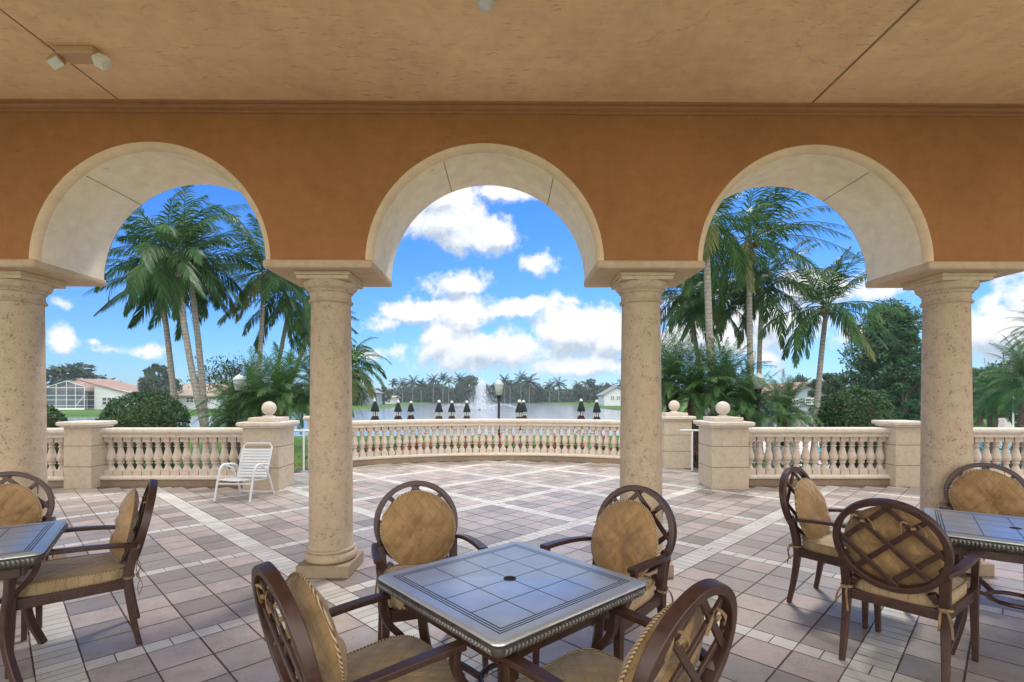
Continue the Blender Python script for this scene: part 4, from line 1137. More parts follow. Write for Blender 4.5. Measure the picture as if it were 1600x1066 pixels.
make_bush('round clipped bush left of the column at right, below the dark tree', 1337, 660, 14.5, 0.98, 1.02, 4)
make_bush('part of a dark bush showing beside the leftmost column', 68, 668, 14.0, 0.52, 0.62, 5, 2500)
# bare spreading tree behind the date palms
def twig_tree():
    rnd = random.Random(7); w = MB(); lv = MB()
    def grow(p, d, L, r, k):
        q = p+d*L; w.tube([p, (p+q)/2+Vector((rnd.gauss(0, 1), 0, rnd.gauss(0, 1)))*L*0.05, q], [r, r*0.85, r*0.7], 5, caps=False)
        if k == 0:
            for _ in range(5):
                e = q+Vector((rnd.gauss(0, 1), rnd.gauss(0, 1), rnd.gauss(0, 1)))*0.22; dd = Vector((rnd.gauss(0, 1), rnd.gauss(0, 1), rnd.gauss(0, 1)+0.3)).normalized(); leaf(lv, e, dd, Vector((0, 0, 1)), 0.13, 0.026)
            return
        for _ in range(3):
            dd = (d+Vector((rnd.gauss(0, 1), rnd.gauss(0, 1), rnd.gauss(0, 0.5)+0.12))*0.55).normalized(); grow(q, dd, L*rnd.uniform(0.62, 0.82), r*0.58, k-1)
    grow(Vector((0, 0, 0)), Vector((0, 0, 1)), 1.35, 0.085, 5); return w, lv
g = at(375, 640, 22); t = thing('thin_tree', 'thin leaved spreading tree between the left palms, behind the lamp globe', 'tree', (g.x, g.y, GZ)); w_, lv = twig_tree()
part('branches', w_, M['brown_bark'], t); part('leaves', lv, M['tree2'], t)
# flowering bed at the foot of the curved balustrade
def bed():
    rnd = random.Random(11); mb = MB()
    for k in range(190):
        a = -0.66+1.32*rnd.random(); r = 6.21+0.55+rnd.random()*1.2; x, y = XC+r*sin(a), ARC_CY+r*cos(a); hz = rnd.uniform(1.10, 1.50)
        blob_leaves(mb, rnd, (x, y, GZ+hz*0.55), (0.24, 0.24, hz*0.5), 60, 0.06)
        for _ in range(7):
            p = Vector((x+rnd.gauss(0, 0.2), y+rnd.gauss(0, 0.2), GZ+hz*rnd.uniform(0.70, 1.05))); s = 0.034
            if rnd.random() < 0.75: mb.lathe([(0, -s*0.6), (s, 0), (s*0.7, s*0.6), (0, s*0.4)], 6, tuple(p), 1)
    return mb
tag(part('flowering_groundcover', bed(), [M['bush'], M['flower']]), kind='stuff')
def hedge_bed():
    rnd = random.Random(12); mb = MB()
    for (x0, x1) in ((-12, -4.5), (4.3, 7.4)):
        for k in range(70):
            x = rnd.uniform(x0, x1); y = rnd.uniform(9.5, 10.4); hz = rnd.uniform(0.9, 1.45); blob_leaves(mb, rnd, (x, y, GZ+hz*0.5), (0.26, 0.26, hz*0.5), 70, 0.06)
    return mb
tag(part('low_shrubbery', hedge_bed(), M['bush']), kind='stuff')

# ------------------------------------------------------------------ far shore
ROYAL = None
def royal_crown(seed, nf=15):
    rnd = random.Random(seed); mb = MB()
    for k in range(nf):
        f = k/(nf-1); az = 2.39996*k; el = R(75-85*f); L = rnd.uniform(3.2, 3.9); n = 7; d = Vector((cos(az)*cos(el), sin(az)*cos(el), sin(el))); p = Vector((0, 0, 0)); pts = [p]; 
        for i in range(n): d = (d+Vector((0.03, 0, -0.14))).normalized(); p = p+d*L/n; pts.append(p)
        for i in range(n):
            dd = (pts[i+1]-pts[i]).normalized(); sd = dd.cross(Vector((0, 0, 1)));
            if sd.length < 1e-3: sd = Vector((1, 0, 0))
            sd.normalize()
            for q in (0.1, 0.37, 0.63, 0.9):
                c = pts[i].lerp(pts[i+1], q); ww = 0.75*sin(pi*min(1, (i+q)/n*0.9+0.1))**0.5
                for sg in (-1, 1): leaf(mb, c, (sd*sg+dd*0.6+Vector((0, 0, -0.35*rnd.random()))).normalized(), Vector((0, 0, 1)), ww*rnd.uniform(0.9, 1.4), 0.20)
    mb.lathe([(0.0, -1.3), (0.24, -1.25), (0.2, -0.5), (0.10, 0.1), (0, 0.2)], 8, (0, 0, 0), 1)
    return mb.mesh('royal_palm_crown', [M['far'], M['tree2']])
RC1, RC2 = royal_crown(1), royal_crown(2, 18)
tk = MB(); tk.tube([(0, 0, k/6) for k in range(7)], [1.25, 1.0, 1.05, 1.12, 1.0, 0.85, 0.7], 8); TRUNK = tk.mesh('royal_palm_trunk', M['royal_bark'], smooth=True)
def far_palm(label, px, ytop, ybase, depth, k, cs=1.0):
    f = at(px, ybase, depth); top = at(px, ytop, depth); f.z = GZ; hz = (top.z-GZ)
    t = thing('royal_palm', label, 'palm tree', f, 0, 'palms on the far shore')
    o = link('trunk', TRUNK, t); o.scale = (0.17, 0.17, hz*0.86)
    c = link('crown', (RC1, RC2)[k % 2], t, (0, 0, hz*0.84), k*1.1); c.scale = (cs*(0.75+0.5*((k*7) % 5)/4),)*3; c.rotation_euler.x = 0.12*((k*3) % 5-2)
FP = [(615, 593, 1), (629, 594, .9), (645, 593, 1.1), (658, 597, 1), (677, 588, 1), (692, 583, 1), (701, 589, .9), (719, 587, .9), (729, 592, 1.1), (788, 590, 1), (797, 594, .9), (814, 584, 1.1), (827, 591, 1.1), (859, 598, 1), (873, 595, 1.1), (902, 598, 1.05), (972, 594, 1)]
WH = ['first', 'second', 'third', 'fourth', 'fifth', 'sixth', 'seventh', 'eighth', 'ninth', 'tenth', 'eleventh', 'twelfth', 'thirteenth', 'fourteenth', 'fifteenth', 'sixteenth', 'seventeenth', 'eighteenth', 'nineteenth', 'twentieth', 'twenty-first']
rk = {v[0]: i for i, v in enumerate(sorted(FP))}
for k, (px, yt, s) in enumerate(FP):
    far_palm('%s palm from the left in the far shore row beyond the lake' % WH[rk[px]], px, yt, 627, 215, k, s)
rnd = random.Random(5)
BT = []
for q in range(3):
    mb, cs = tree_mesh(30+q, 4.6, 6.2, 14, 60, 0.62, 1.4); BT.append((mb.mesh('broad_crown', M['far']), cs))
tk = MB(); tk.tube([(0.1*sin(k), 0, k*1.1) for k in range(6)], [0.45, 0.32, 0.28, 0.24, 0.18, 0.1], 7); BTRUNK = tk.mesh('broad_trunk', M['brown_bark'], smooth=True)
FT = [  # px, top y, depth, width factor, label
    (920, 594, 190, 1.0, 'rounded dark tree left of the white house across the lake'), (906, 604, 200, .8, 'lower tree beside the rounded dark one across the lake'), (948, 600, 210, .8, 'tree behind the roof of the white house across the lake'),
    (735, 588, 210, .8, 'dense tree left of the fountain spray on the far shore'), (718, 600, 205, .8, 'lower dense tree near the fountain spray on the far shore'), (600, 604, 160, .8, 'tree right of the dark roofed house across the lake'),
    (590, 608, 170, .7, 'small tree against the dark roofed house across the lake'), (842, 606, 220, 1.0, 'wide low tree right of the lamp post on the far shore'), (775, 600, 220, .9, 'tree behind the lamp post on the far shore'),
    (115, 571, 120, 1.35, 'big dark tree behind the screened house at left'), (85, 575, 118, 1.1, 'dark tree behind the screened house, touching the leftmost column'), (243, 569, 95, .75, 'grey green tree rising between the left hand houses'), (262, 590, 100, .7, 'bushy tree beside the grey green one between the left hand houses'),
    (228, 592, 98, .7, 'low tree left of the grey green one between the houses'), (310, 594, 115, .8, 'tree behind the third house at left'), (180, 601, 130, .9, 'tree line crown behind the red tiled roof'), (345, 598, 110, .8, 'tree right of the third house at left'), (1012, 604, 150, 1.0, 'tree on the right bank beside the column right of centre'),
    (1250, 588, 85, .5, 'small tree above the red roof at right'), (1295, 596, 80, .6, 'tree right of the pink roofed house')]
for k, (px, yt, dep, wf, lab) in enumerate(FT):
    p = at(px, yt, dep); hz = p.z-GZ; t = thing('broadleaf_tree', lab, 'tree', (p.x, p.y, GZ), 0, 'trees around the lake')
    me, cs = BT[k % 3]; sc_ = hz/7.9
    c = link('crown', me, t, None, k*0.8); c.scale = (sc_*wf*1.05, sc_*wf*1.05, sc_); o = link('trunk', BTRUNK, t); o.scale = (sc_, sc_, sc_)
def treeline():
    rnd = random.Random(77); mb = MB()
    for k in range(300):
        px = rnd.uniform(-80, 1680) if k % 3 else rnd.uniform(540, 990); dep = rnd.uniform(232, 262)
        if px < 560 or px > 985: dep = rnd.uniform(140, 170)
        yt = (606+5*sin(px*0.045)+3*sin(px*0.021+1)+rnd.uniform(-4, 4)) if dep > 200 else rnd.uniform(602, 612); p = at(px, yt, dep); r = rnd.uniform(3.6, 6.0)*(dep/240); hz = p.z-GZ
        for q in (0.3, 0.70): blob_leaves(mb, rnd, (p.x+rnd.gauss(0, 1), p.y, GZ+hz*q), (r*1.35, r, hz*0.38), 130, 0.95*dep/240, 0.3)
    return mb
tag(part('far_treeline', treeline(), M['far']), kind='stuff')
def shore_shrubs():
    rnd = random.Random(78); mb = MB()
    for k in range(150):
        px = rnd.uniform(590, 950); p = at(px, 625, rnd.uniform(218, 228)); r = rnd.uniform(1.2, 2.2); blob_leaves(mb, rnd, (p.x, p.y, GZ+r*0.6), (r*1.6, r, r*0.8), 36, 0.4, 0.4)
    return mb
tag(part('shore_undergrowth', shore_shrubs(), M['far']), kind='stuff')

# ------------------------------------------------------------------ houses
def gable(mb, x0, x1, y0, y1, ze, zr, over=0.5, th=0.22, axis='y', mi=0):
    """two roof slopes; the ridge runs along axis"""
    if axis == 'y':
        xm = (x0+x1)/2; k = (zr-ze)/(xm-x0)
        for s, xe in ((-1, x0-over), (1, x1+over)):
            z = ze-k*over; a = [(xe, y0-over, z), (xm, y0-over, zr), (xm, y1+over, zr), (xe, y1+over, z)]; b = [(x, y, zz+th) for (x, y, zz) in a]
            mb.add(a+b, [(0, 3, 2, 1), (4, 5, 6, 7), (0, 1, 5, 4), (1, 2, 6, 5), (2, 3, 7, 6), (3, 0, 4, 7)] if s < 0 else [(0, 1, 2, 3), (7, 6, 5, 4), (4, 5, 1, 0), (5, 6, 2, 1), (6, 7, 3, 2), (7, 4, 0, 3)], mi)
    else:
        ym = (y0+y1)/2; k = (zr-ze)/(ym-y0)
        for s, ye in ((-1, y0-over), (1, y1+over)):
            z = ze-k*over; a = [(x0-over, ye, z), (x1+over, ye, z), (x1+over, ym, zr), (x0-over, ym, zr)]; b = [(x, y, zz+th) for (x, y, zz) in a]
            mb.add(a+b, [(0, 3, 2, 1), (4, 5, 6, 7), (0, 1, 5, 4), (1, 2, 6, 5), (2, 3, 7, 6), (3, 0, 4, 7)] if s < 0 else [(0, 1, 2, 3), (7, 6, 5, 4), (4, 5, 1, 0), (5, 6, 2, 1), (6, 7, 3, 2), (7, 4, 0, 3)], mi)
def window(parent, x, y, z, w, h, nx=2, nz=2):
    b = MB(); b.box(x-w/2, x+w/2, y-0.05, y-0.01, z-h/2, z+h/2); p = part('window', b, M['glass'], parent); f = MB()
    for k in range(nx+1): xx = x-w/2+w*k/nx; f.box(xx-0.06, xx+0.06, y-0.10, y-0.052, z-h/2-0.06, z+h/2+0.06)
    for k in range(nz+1): zz = z-h/2+h*k/nz; f.box(x-w/2-0.06, x+w/2+0.06, y-0.095, y-0.054, zz-0.06, zz+0.06)
    part('frame', f, M['white'], p)
def wall_gable(mb, x0, x1, y0, y1, z1, zr=None, mi=0):
    mb.box(x0, x1, y0, y1, 0, z1, mi)
    if zr:
        xm = (x0+x1)/2
        for y in (y0+0.003, y1-0.003): mb.add([(x0, y, z1), (x1, y, z1), (xm, y, zr)], [(0, 1, 2)], mi)
# screened house at left
D = 98.0
o = at(76, 620, D); U1 = D/FPX*1.32   # metres per photo pixel measured along the facade
hs = thing('screened_house', 'white house with red tiled roof and a tall white framed pool screen', 'house', (o.x, o.y+1, GZ), R(4))
def X(px): return (px-76)*D/FPX
def Z(py): return H+(HOR-py)/FPX*D-GZ
w1 = MB(); w1.box(X(137), X(200), 0, 9, 0, Z(611)); w1.add([(X(137), 0, Z(611)), (X(188), 0, Z(611)), (X(118), 0.0, Z(597)), (X(137), 0, Z(600))], [(0, 1, 3)])
w1.add([(X(137), -0.005, Z(612)), (X(186), -0.005, Z(617)), (X(137), -0.005, Z(601))], [(0, 1, 2)])
part('wall', w1, M['house'], hs)
rf = MB(); a = [(X(112), -0.4, Z(594)), (X(202), -0.4, Z(619)), (X(206), 9, Z(617)), (X(128), 6, Z(592.5))]; b_ = [(x, y, z+0.28) for (x, y, z) in a]
rf.add(a+b_, [(0, 3, 2, 1), (4, 5, 6, 7), (0, 1, 5, 4), (1, 2, 6, 5), (2, 3, 7, 6), (3, 0, 4, 7)])
a = [(X(60), 2.0, Z(612)), (X(140), 2.0, Z(612)), (X(130), 6, Z(593)), (X(80), 6, Z(593))]; b_ = [(x, y, z+0.2) for (x, y, z) in a]
rf.add(a+b_, [(0, 3, 2, 1), (4, 5, 6, 7), (0, 1, 5, 4), (1, 2, 6, 5), (2, 3, 7, 6), (3, 0, 4, 7)])
part('roof', rf, M['roof_red'], hs)
bw = MB(); bw.box(X(58), X(137), 3.2, 9, 0, Z(612)); part('rear_wall', bw, M['house_grey'], hs)
for (a0, a1) in ((84, 92), (100, 132)):
    q = MB(); q.box(X(a0), X(a1), 3.10, 3.18, 0.3, Z(613)); part('sliding_door', q, M['glass'], hs)
window(hs, X(160), 0, Z(627), X(172)-X(150), 1.5, 3, 2)
cg = thing('pool_screen', None, None); cg.parent = hs; fr = MB(); t_ = 0.042
def mem(p, q): fr.bar([p, q], t_*2, t_*2, (0, 1, 0))
yF, yB = -2.2, 3.0; xs = [78, 94, 109, 122, 135]; zt = {78: 606, 94: 600.5, 109: 595.5, 122: 600, 135: 604}
for y in (yF, yB):
    for px in xs: mem((X(px), y, 0), (X(px), y, Z(zt[px])))
    for a0, a1 in zip(xs[:-1], xs[1:]): mem((X(a0), y, Z(zt[a0])), (X(a1), y, Z(zt[a1])))
    for py in (606, 618, 625, 634): mem((X(78), y, Z(py)), (X(135), y, Z(py)))
for px in (78, 109, 135): fr.bar([(X(px), yF, Z(zt[px])), (X(px), yB, Z(zt[px]))], t_*2, t_*2, (0, 0, 1))
mem((X(122), yF, Z(635)), (X(134), yF, Z(619)))
fr.box(X(78), X(135), yF-0.05, yF+0.1, 0, 0.35)
part('frame', fr, M['white'], cg)
scn = MB(); scn.add([(X(78), yF+0.02, 0.3), (X(135), yF+0.02, 0.3), (X(135), yF+0.02, Z(604)), (X(109), yF+0.02, Z(595.5)), (X(78), yF+0.02, Z(606))], [(0, 1, 2, 3, 4)])
part('screen', scn, M['screen'], cg)
# two more houses behind
def small_house(label, px0, px1, yeave, yridge, depth, wall, roof, wins=(), axis='x', ybase=None):
    o = at(px0, 620, depth); k = depth/FPX; W = (px1-px0)*k; ze = H+(HOR-yeave)*k-GZ; zr = H+(HOR-yridge)*k-GZ
    t = thing('house', label, 'house', (o.x, o.y, GZ), 0, 'houses round the lake'); w = MB(); dp = 9.0
    if axis == 'y': wall_gable(w, 0, W, 0, dp, ze, zr-0.15)
    else: w.box(0, W, 0, dp, 0, ze)
    part('wall', w, M[wall], t); r = MB(); gable(r, 0, W, 0, dp, ze+0.02, zr, 0.6, 0.25, axis); part('roof', r, M[roof], t)
    for (px, py, ww, hh) in wins: window(t, (px-px0)*k, 0, H+(HOR-py)*k-GZ, ww*k, hh*k)
    return t
small_house('tan roofed house partly hidden behind the round bush at left', 183, 222, 619, 604, 125, 'house', 'roof_tan')
small_house('white house with pale tan roof seen between the left palm trunks', 272, 338, 618, 601, 100, 'house', 'roof_tan', ((297, 625, 12, 8), (322, 625, 8, 8)))
small_house('dark roofed house on the left bank across the lake', 549, 586, 614, 607, 150, 'house_grey', 'roof_grey', ((570, 620, 8, 6),), 'y')
small_house('small white building on the far left bank beyond the umbrellas', 600, 615, 622, 619.5, 180, 'house', 'roof_tan')
small_house('white house with grey and white roof on the right bank across the lake', 944, 985, 617, 605, 140, 'house', 'roof_grey', ((957, 622, 6, 6), (966, 622, 6, 6)), 'y')
small_house('grey house with pink tiled roof seen below the lone palm at right', 1222, 1296, 619, 600, 62, 'house_grey', 'roof_red', ((1243, 629, 9, 10), (1268, 627, 20, 9)), 'y')
small_house('pale building behind the trees at the right picture edge', 1575, 1640, 622, 613, 70, 'house', 'roof_tan')
# spire with finial above the trees at right
for (px, yt, yb, r, lab) in ((1582, 541, 566, 0.45, 'dark pointed roof spire with a thin finial above the right hand trees'), (1568, 549, 568, 0.22, 'smaller dark spire left of the pointed roof above the right hand trees')):
    p = at(px, yb, 60); k = 60/FPX; t = thing('roof_spire', lab, 'spire', (p.x, p.y, GZ)); hz = p.z-GZ; hh = (yb-yt)*k
    b = MB(); b.box(-r*1.1, r*1.1, -r*1.1, r*1.1, 0, hz-0.2); part('tower', b, M['house_grey'], t, bevel=0.02)
    b = MB(); b.lathe([(r*1.5, hz-0.25), (r, hz), (r*0.4, hz+hh*0.3), (r*0.12, hz+hh*0.5), (0, hz+hh*0.52)], 12); part('roof', b, M['roof_grey'], t, smooth=True)
    b = MB(); b.lathe([(0.05, hz+hh*0.45), (0.05, hz+hh*0.75), (0.13, hz+hh*0.78), (0.13, hz+hh*0.82), (0.04, hz+hh*0.85), (0.0, hz+hh)], 10); part('finial', b, M['black_metal'], t, smooth=True)

# ------------------------------------------------------------------ lamps, umbrellas, fountain, poolside
def lamp_post(label, px, ytop, depth, hgt=0.54, thick=0.047):
    p = at(px, ytop, depth); t = thing('lamp_post', label, 'lamp post', (p.x, p.y, GZ), 0, 'globe lamp posts'); T = p.z-GZ
    b = MB(); b.lathe([(0.16, 0), (0.16, 0.25), (0.11, 0.32), (thick, 0.5), (thick*0.85, T-hgt-0.1), (thick*1.5, T-hgt-0.08), (thick*1.7, T-hgt)], 16); part('pole', b, M['black_metal'], t, smooth=True)
    g = MB(); g.lathe([(thick*1.5, T-hgt), (0.10, T-hgt+0.02), (0.14, T-hgt*0.55), (0.15, T-hgt*0.38), (0.12, T-hgt*0.36)], 8); part('globe', g, M['globe'], t, smooth=True)
    c = MB(); c.lathe([(0.16, T-hgt*0.37), (0.16, T-hgt*0.33), (0.09, T-hgt*0.13), (0.03, T-hgt*0.06), (0.02, T-0.02), (0, T)], 8); part('cap', c, M['globe'], t, smooth=True)
lamp_post('black lamp post with a white globe in the middle of the lake view', 779.5, 592, 16.5)
lamp_post('globe lamp showing above the date palms beside the left hand palms', 374, 584, 12.6, 0.42)
lamp_post('globe lamp showing above the date palms under the right hand arch', 1185, 582, 12.2, 0.40)
lamp_post('small far globe lamp between the left palm trunks and the round bush', 285, 636, 34, 0.7)
def make_umbrella():
    t = thing('closed_umbrella', None, 'umbrella'); ple = lambda a, z: 1+0.13*sin(8*a)
    b = MB(); b.tube([(0, 0, 0), (0, 0, 2.38)], 0.022, 8); part('pole', b, M['white'], t, smooth=True)
    b = MB(); b.lathe([(0.27, 0), (0.27, 0.06), (0.06, 0.09), (0.05, 0.3), (0, 0.3)], 20); part('base', b, M['black_metal'], t, smooth=True)
    b = MB(); b.lathe([(0.035, 2.30), (0.08, 2.22), (0.13, 2.05), (0.19, 1.82), (0.17, 1.80), (0.06, 1.9)], 32, rfun=ple); part('canopy', b, M['canopy'], t, smooth=True)
    b = MB()
    for k in range(8):
        a = 2*pi*k/8; b.box(-0.028, 0.028, -0.004, 0.004, 1.60, 1.83, M=Matrix.Rotation(a, 4, 'Z') @ Matrix.Translation((0, -0.135, 0)))
    part('valance', b, M['canvas_white'], t)
    b = MB(); b.lathe([(0.05, 1.82), (0.10, 1.66), (0.17, 1.48), (0.215, 1.30), (0.19, 1.10), (0.13, 0.95), (0.10, 0.95)], 32, rfun=ple); part('lower_canopy', b, M['canopy_low'], t, smooth=True)
    b = MB(); b.lathe([(0.03, 2.28), (0.075, 2.29), (0.085, 2.33), (0.06, 2.39), (0, 2.42)], 14); part('cap', b, M['canvas_white'], t, smooth=True)
    return t
um = make_umbrella(); UG = 'closed umbrellas on the lakeside patio'
UP_ = [(586, 623, 24), (622, 625.5, 26), (642, 626.5, 27.5), (686, 625, 25), (706, 626, 26), (729.5, 626, 26), (811.5, 624.5, 24), (818, 625, 26), (908, 623, 24.5), (932.5, 624.5, 24)]
UL = ['leftmost', 'second from left', 'third from left', 'fourth from left', 'fifth from left', 'sixth from left', 'left of the overlapping pair', 'right of the overlapping pair', 'second from right', 'rightmost']
for i, ((px, yt, dep), l) in enumerate(zip(UP_, UL)):
    p = at(px, yt, dep); lab = 'dark closed umbrella with a white tip, %s' % l; s = (p.z-GZ)/2.42
    if i == 0: o = um; o.location = (p.x, p.y, GZ); o['label'] = lab; o.scale = (s,)*3
    else: o = copy_tree(um, (p.x, p.y, GZ), i*0.7, lab, scale=s)
    o['group'] = UG
# fountain: jets and mist of fine drops standing in the lake
def fountain():
    rnd = random.Random(2); mb = MB()
    def drop(p, s, d=None):
        a = (d if d else Vector((rnd.gauss(0, .3), rnd.gauss(0, .3), 1))).normalized(); b = a.orthogonal().normalized(); c = a.cross(b); L = s*rnd.uniform(1.5, 3.5)
        mb.add([p-a*L, p+b*s*0.6, p+(c-b)*0.5*s, p-(c+b)*0.5*s, p+a*L], [(0, 2, 1), (0, 3, 2), (0, 1, 3), (4, 1, 2), (4, 2, 3), (4, 3, 1)])
    for jet in range(12):
        an = 2*pi*jet/12; vr = 0.0 if jet == 0 else 0.22; top = 6.6 if jet == 0 else rnd.uniform(4.4, 6.2)
        for k in range(260):
            f = rnd.random(); up = rnd.random() < 0.5; t = f if up else 1+f*0.9
            z = top*(1-(t-1)**2); r = vr*t*top*0.55+rnd.gauss(0, 0.05+0.10*t)
            drop(Vector((r*cos(an)+0.25*t*rnd.random(), r*sin(an), max(0.05, z))), rnd.uniform(0.04, 0.10))
    for k in range(2600):
        r = abs(rnd.gauss(0, 2.8)); an = rnd.uniform(0, 2*pi); z = abs(rnd.gauss(0, 1))*2.6*math.exp(-(r/3.8)**2)+0.05
        drop(Vector((r*cos(an)+0.15*z, r*sin(an), z)), rnd.uniform(0.04, 0.09))
    for sgn in (-1, 1):
        for k in range(700):
            t = rnd.random()*1.0; x = sgn*t*8.5; z = 3.2*4*t*(1-t)*0.35+rnd.gauss(0, 0.15)
            drop(Vector((x+rnd.gauss(0, .25), rnd.gauss(0, .4), max(0.04, z))), rnd.uniform(0.03, 0.06), Vector((sgn, 0, 0.6-1.2*t)))
    return mb
p = on(750, 641, WZ); ft = thing('fountain', 'white water jets and mist rising from the lake', 'fountain', (p.x, p.y, WZ))
part('spray', fountain(), M['spray'], ft)
nz = MB(); nz.lathe([(0.5, 0), (0.5, 0.12), (0.12, 0.2), (0.1, 0.4), (0, 0.4)], 16); part('nozzle', nz, M['black_metal'], ft, smooth=True)
# poolside: loungers, fence, bollards
def lounger(label, px, py, depth, rz):
    p = at(px, py, depth); t = thing('pool_lounger', label, 'pool lounger', (p.x, p.y, GZ), rz, 'white loungers by the pool')
    f = MB()
    for s in (-1, 1):
        f.tube([(s*0.3, -0.95, 0.32), (s*0.3, 0.45, 0.32)], 0.022, 8)
        for y in (-0.85, 0.35): f.tube([(s*0.3, y, 0), (s*0.3, y, 0.32)], 0.022, 8)
    part('frame', f, M['white'], t, smooth=True)
    b = MB(); b.box(-0.29, 0.29, -0.95, 0.40, 0.325, 0.35); part('seat', b, M['sling'], t, bevel=0.008)
    b = MB(); b.box(-0.29, 0.29, -0.015, 0.015, 0, 0.85, M=Matrix.Translation((0, 0.40, 0.33)) @ Matrix.Rotation(R(-28), 4, 'X')); part('backrest', b, M['sling'], t, bevel=0.008)
for (px, dep, rz, lab) in ((1558, 33, R(-50), 'white pool lounger right of the edge column, its back raised'), (1587, 33, R(0), 'white pool lounger at right edge, back square to us'), (1238, 30, R(-20), 'white pool lounger in front of the round bush, lowest in the row'), (1258, 31, R(-20), 'white pool lounger left of the round bush at right'), (1280, 32, R(-20), 'white pool lounger half behind the round bush at right')):
    lounger(lab, px, 640, dep, rz)
p = at(1583, 640, 36); t = thing('white_pole', 'slender white pole standing behind the loungers at right', 'pole', (p.x, p.y, GZ)); b = MB(); b.lathe([(0.2, 0), (0.2, 0.05), (0.055, 0.1), (0.05, 2.95), (0.07, 3.0), (0, 3.05)], 12); part('shaft', b, M['white'], t, smooth=True)
for i, (px, y0, lab) in enumerate(((1211, 12.6, 'white bollard showing through the right hand balustrade, left one'), (1226, 12.6, 'white bollard with a dark cap in the right hand balustrade gap'), (1239, 12.6, 'white bollard showing through the right hand balustrade, last one'))):
    p = at(px, 700, y0); t = thing('bollard', lab, 'bollard', (p.x, p.y, GZ), 0, 'white bollards behind the right balustrade'); b = MB(); b.lathe([(0.11, 0), (0.11, 0.05), (0.085, 0.08), (0.085, 1.28)], 14); part('post', b, M['white'], t, smooth=True)
    b = MB(); b.lathe([(0.09, 1.28), (0.10, 1.30), (0.09, 1.37), (0.04, 1.43), (0, 1.44)], 14); part('cap', b, M['black_metal' if i == 1 else 'white'], t, smooth=True)
t = thing('pool_fence', 'black metal picket fence in front of the blue pool at right', 'fence', (9.5, 13.2, GZ)); r_ = MB()
for z in (0.12, 1.1): r_.box(-0.2, 10.2, -0.015, 0.015, z, z+0.04)
part('rails', r_, M['black_metal'], t); pk = MB()
for k in range(84): pk.box(0.12*k-0.009, 0.12*k+0.009, -0.009, 0.009, 0.0, 1.2)
part('pickets', pk, M['black_metal'], t)
# ------------------------------------------------------------------ camera
sc = bpy.context.scene
cam = bpy.data.cameras.new('camera'); co = bpy.data.objects.new('camera', cam); C.objects.link(co)
co.location = (0, 0, H); co.rotation_euler = (pi/2, 0, -YAW)
cam.sensor_width = 36; cam.lens = 36*FPX/1600; cam.shift_y = (HOR-533)/1600; cam.clip_end = 3000; cam.clip_start = 0.05
sc.camera = co
# ------------------------------------------------------------------ sky and sun
SUN_EL, SUN_AZ = R(58), R(22)     # high, ahead of us and a little to the right
sun = bpy.data.lights.new('sun', 'SUN'); sun.energy = 1.45; sun.angle = R(10); sun.color = (1, 0.95, 0.87)
so = bpy.data.objects.new('sun', sun); C.objects.link(so)
sv = Vector((sin(SUN_AZ)*cos(SUN_EL), cos(SUN_AZ)*cos(SUN_EL), sin(SUN_EL)))
so.rotation_euler = sv.to_track_quat('Z', 'Y').to_euler()
w = bpy.data.worlds.new("World"); sc.world = w; w.use_nodes = True
nt = w.node_tree; nt.nodes.clear(); n = N(nt)
out = nt.nodes.new('ShaderNodeOutputWorld'); bg = nt.nodes.new('ShaderNodeBackground')
bg.inputs[1].default_value = 0.10
sky = nt.nodes.new('ShaderNodeTexSky'); sky.sky_type = 'NISHITA'; sky.sun_disc = False
sky.sun_elevation = SUN_EL; sky.sun_rotation = SUN_AZ; sky.ozone_density = 3.0; sky.dust_density = 0.6; sky.air_density = 1.0
d = n.vec('NORMALIZE', n.coord('Generated')); s = n.sep(d)
az = n.math('ARCTAN2', s[0], s[1]); el = n.math('ARCSINE', s[2])
pale = n.rng(el, 0.0, 0.40)
tint = n.mix(pale, (0.36, 0.60, 0.90), (0.15, 0.43, 0.88))
blue = n.mix(1.0, sky.outputs[0], tint, 'MULTIPLY')
warp = n.vec('MULTIPLY', n.vec('SUBTRACT', n.noise(d, 5.0, 4, 0.6, color=True), (0.5, 0.5, 0.5)), (0.10, 0.07, 0.0))
aev = n.vec('ADD', n.comb(az, el, 0), warp)
CL = [  # picture position and half sizes of each cloud, in photo pixels
    (700, 352, 72, 44, 1.0), (690, 312, 78, 34, 1.0), (772, 372, 42, 28, 0.95), (800, 303, 80, 16, 0.9), (843, 414, 32, 16, 0.8), (717, 452, 50, 27, 1.0), (640, 490, 48, 20, 0.95), (598, 503, 34, 11, 0.8),
    (732, 492, 52, 40, 1.0), (760, 546, 128, 38, 1.05), (682, 536, 46, 34, 1.0), (905, 512, 66, 42, 1.1), (958, 532, 44, 34, 1.0), (842, 476, 52, 10, 0.7), (782, 482, 32, 14, 0.75), (905, 570, 112, 20, 0.9), (905, 466, 30, 6, 0.5),
    (100, 528, 34, 28, 1.0), (95, 470, 22, 8, 0.45), (165, 545, 60, 11, 0.42), (235, 548, 34, 10, 0.45), (150, 530, 20, 8, 0.5),
    (1120, 525, 120, 44, 1.0), (1200, 500, 90, 50, 1.0), (1090, 470, 70, 30, 0.8), (1380, 455, 60, 18, 0.8), (1260, 455, 70, 30, 0.8), (1195, 556, 26, 10, 0.7), (1330, 520, 60, 20, 0.5),
    (1580, 525, 95, 60, 1.2), (1640, 480, 100, 60, 1.2), (1560, 490, 50, 26, 1.0), (560, 545, 40, 10, 0.5), (40, 420, 60, 30, 0.9)]
aev2 = n.vec('ADD', aev, (0.004, 0.026, 0.0))
f = None; f2 = None
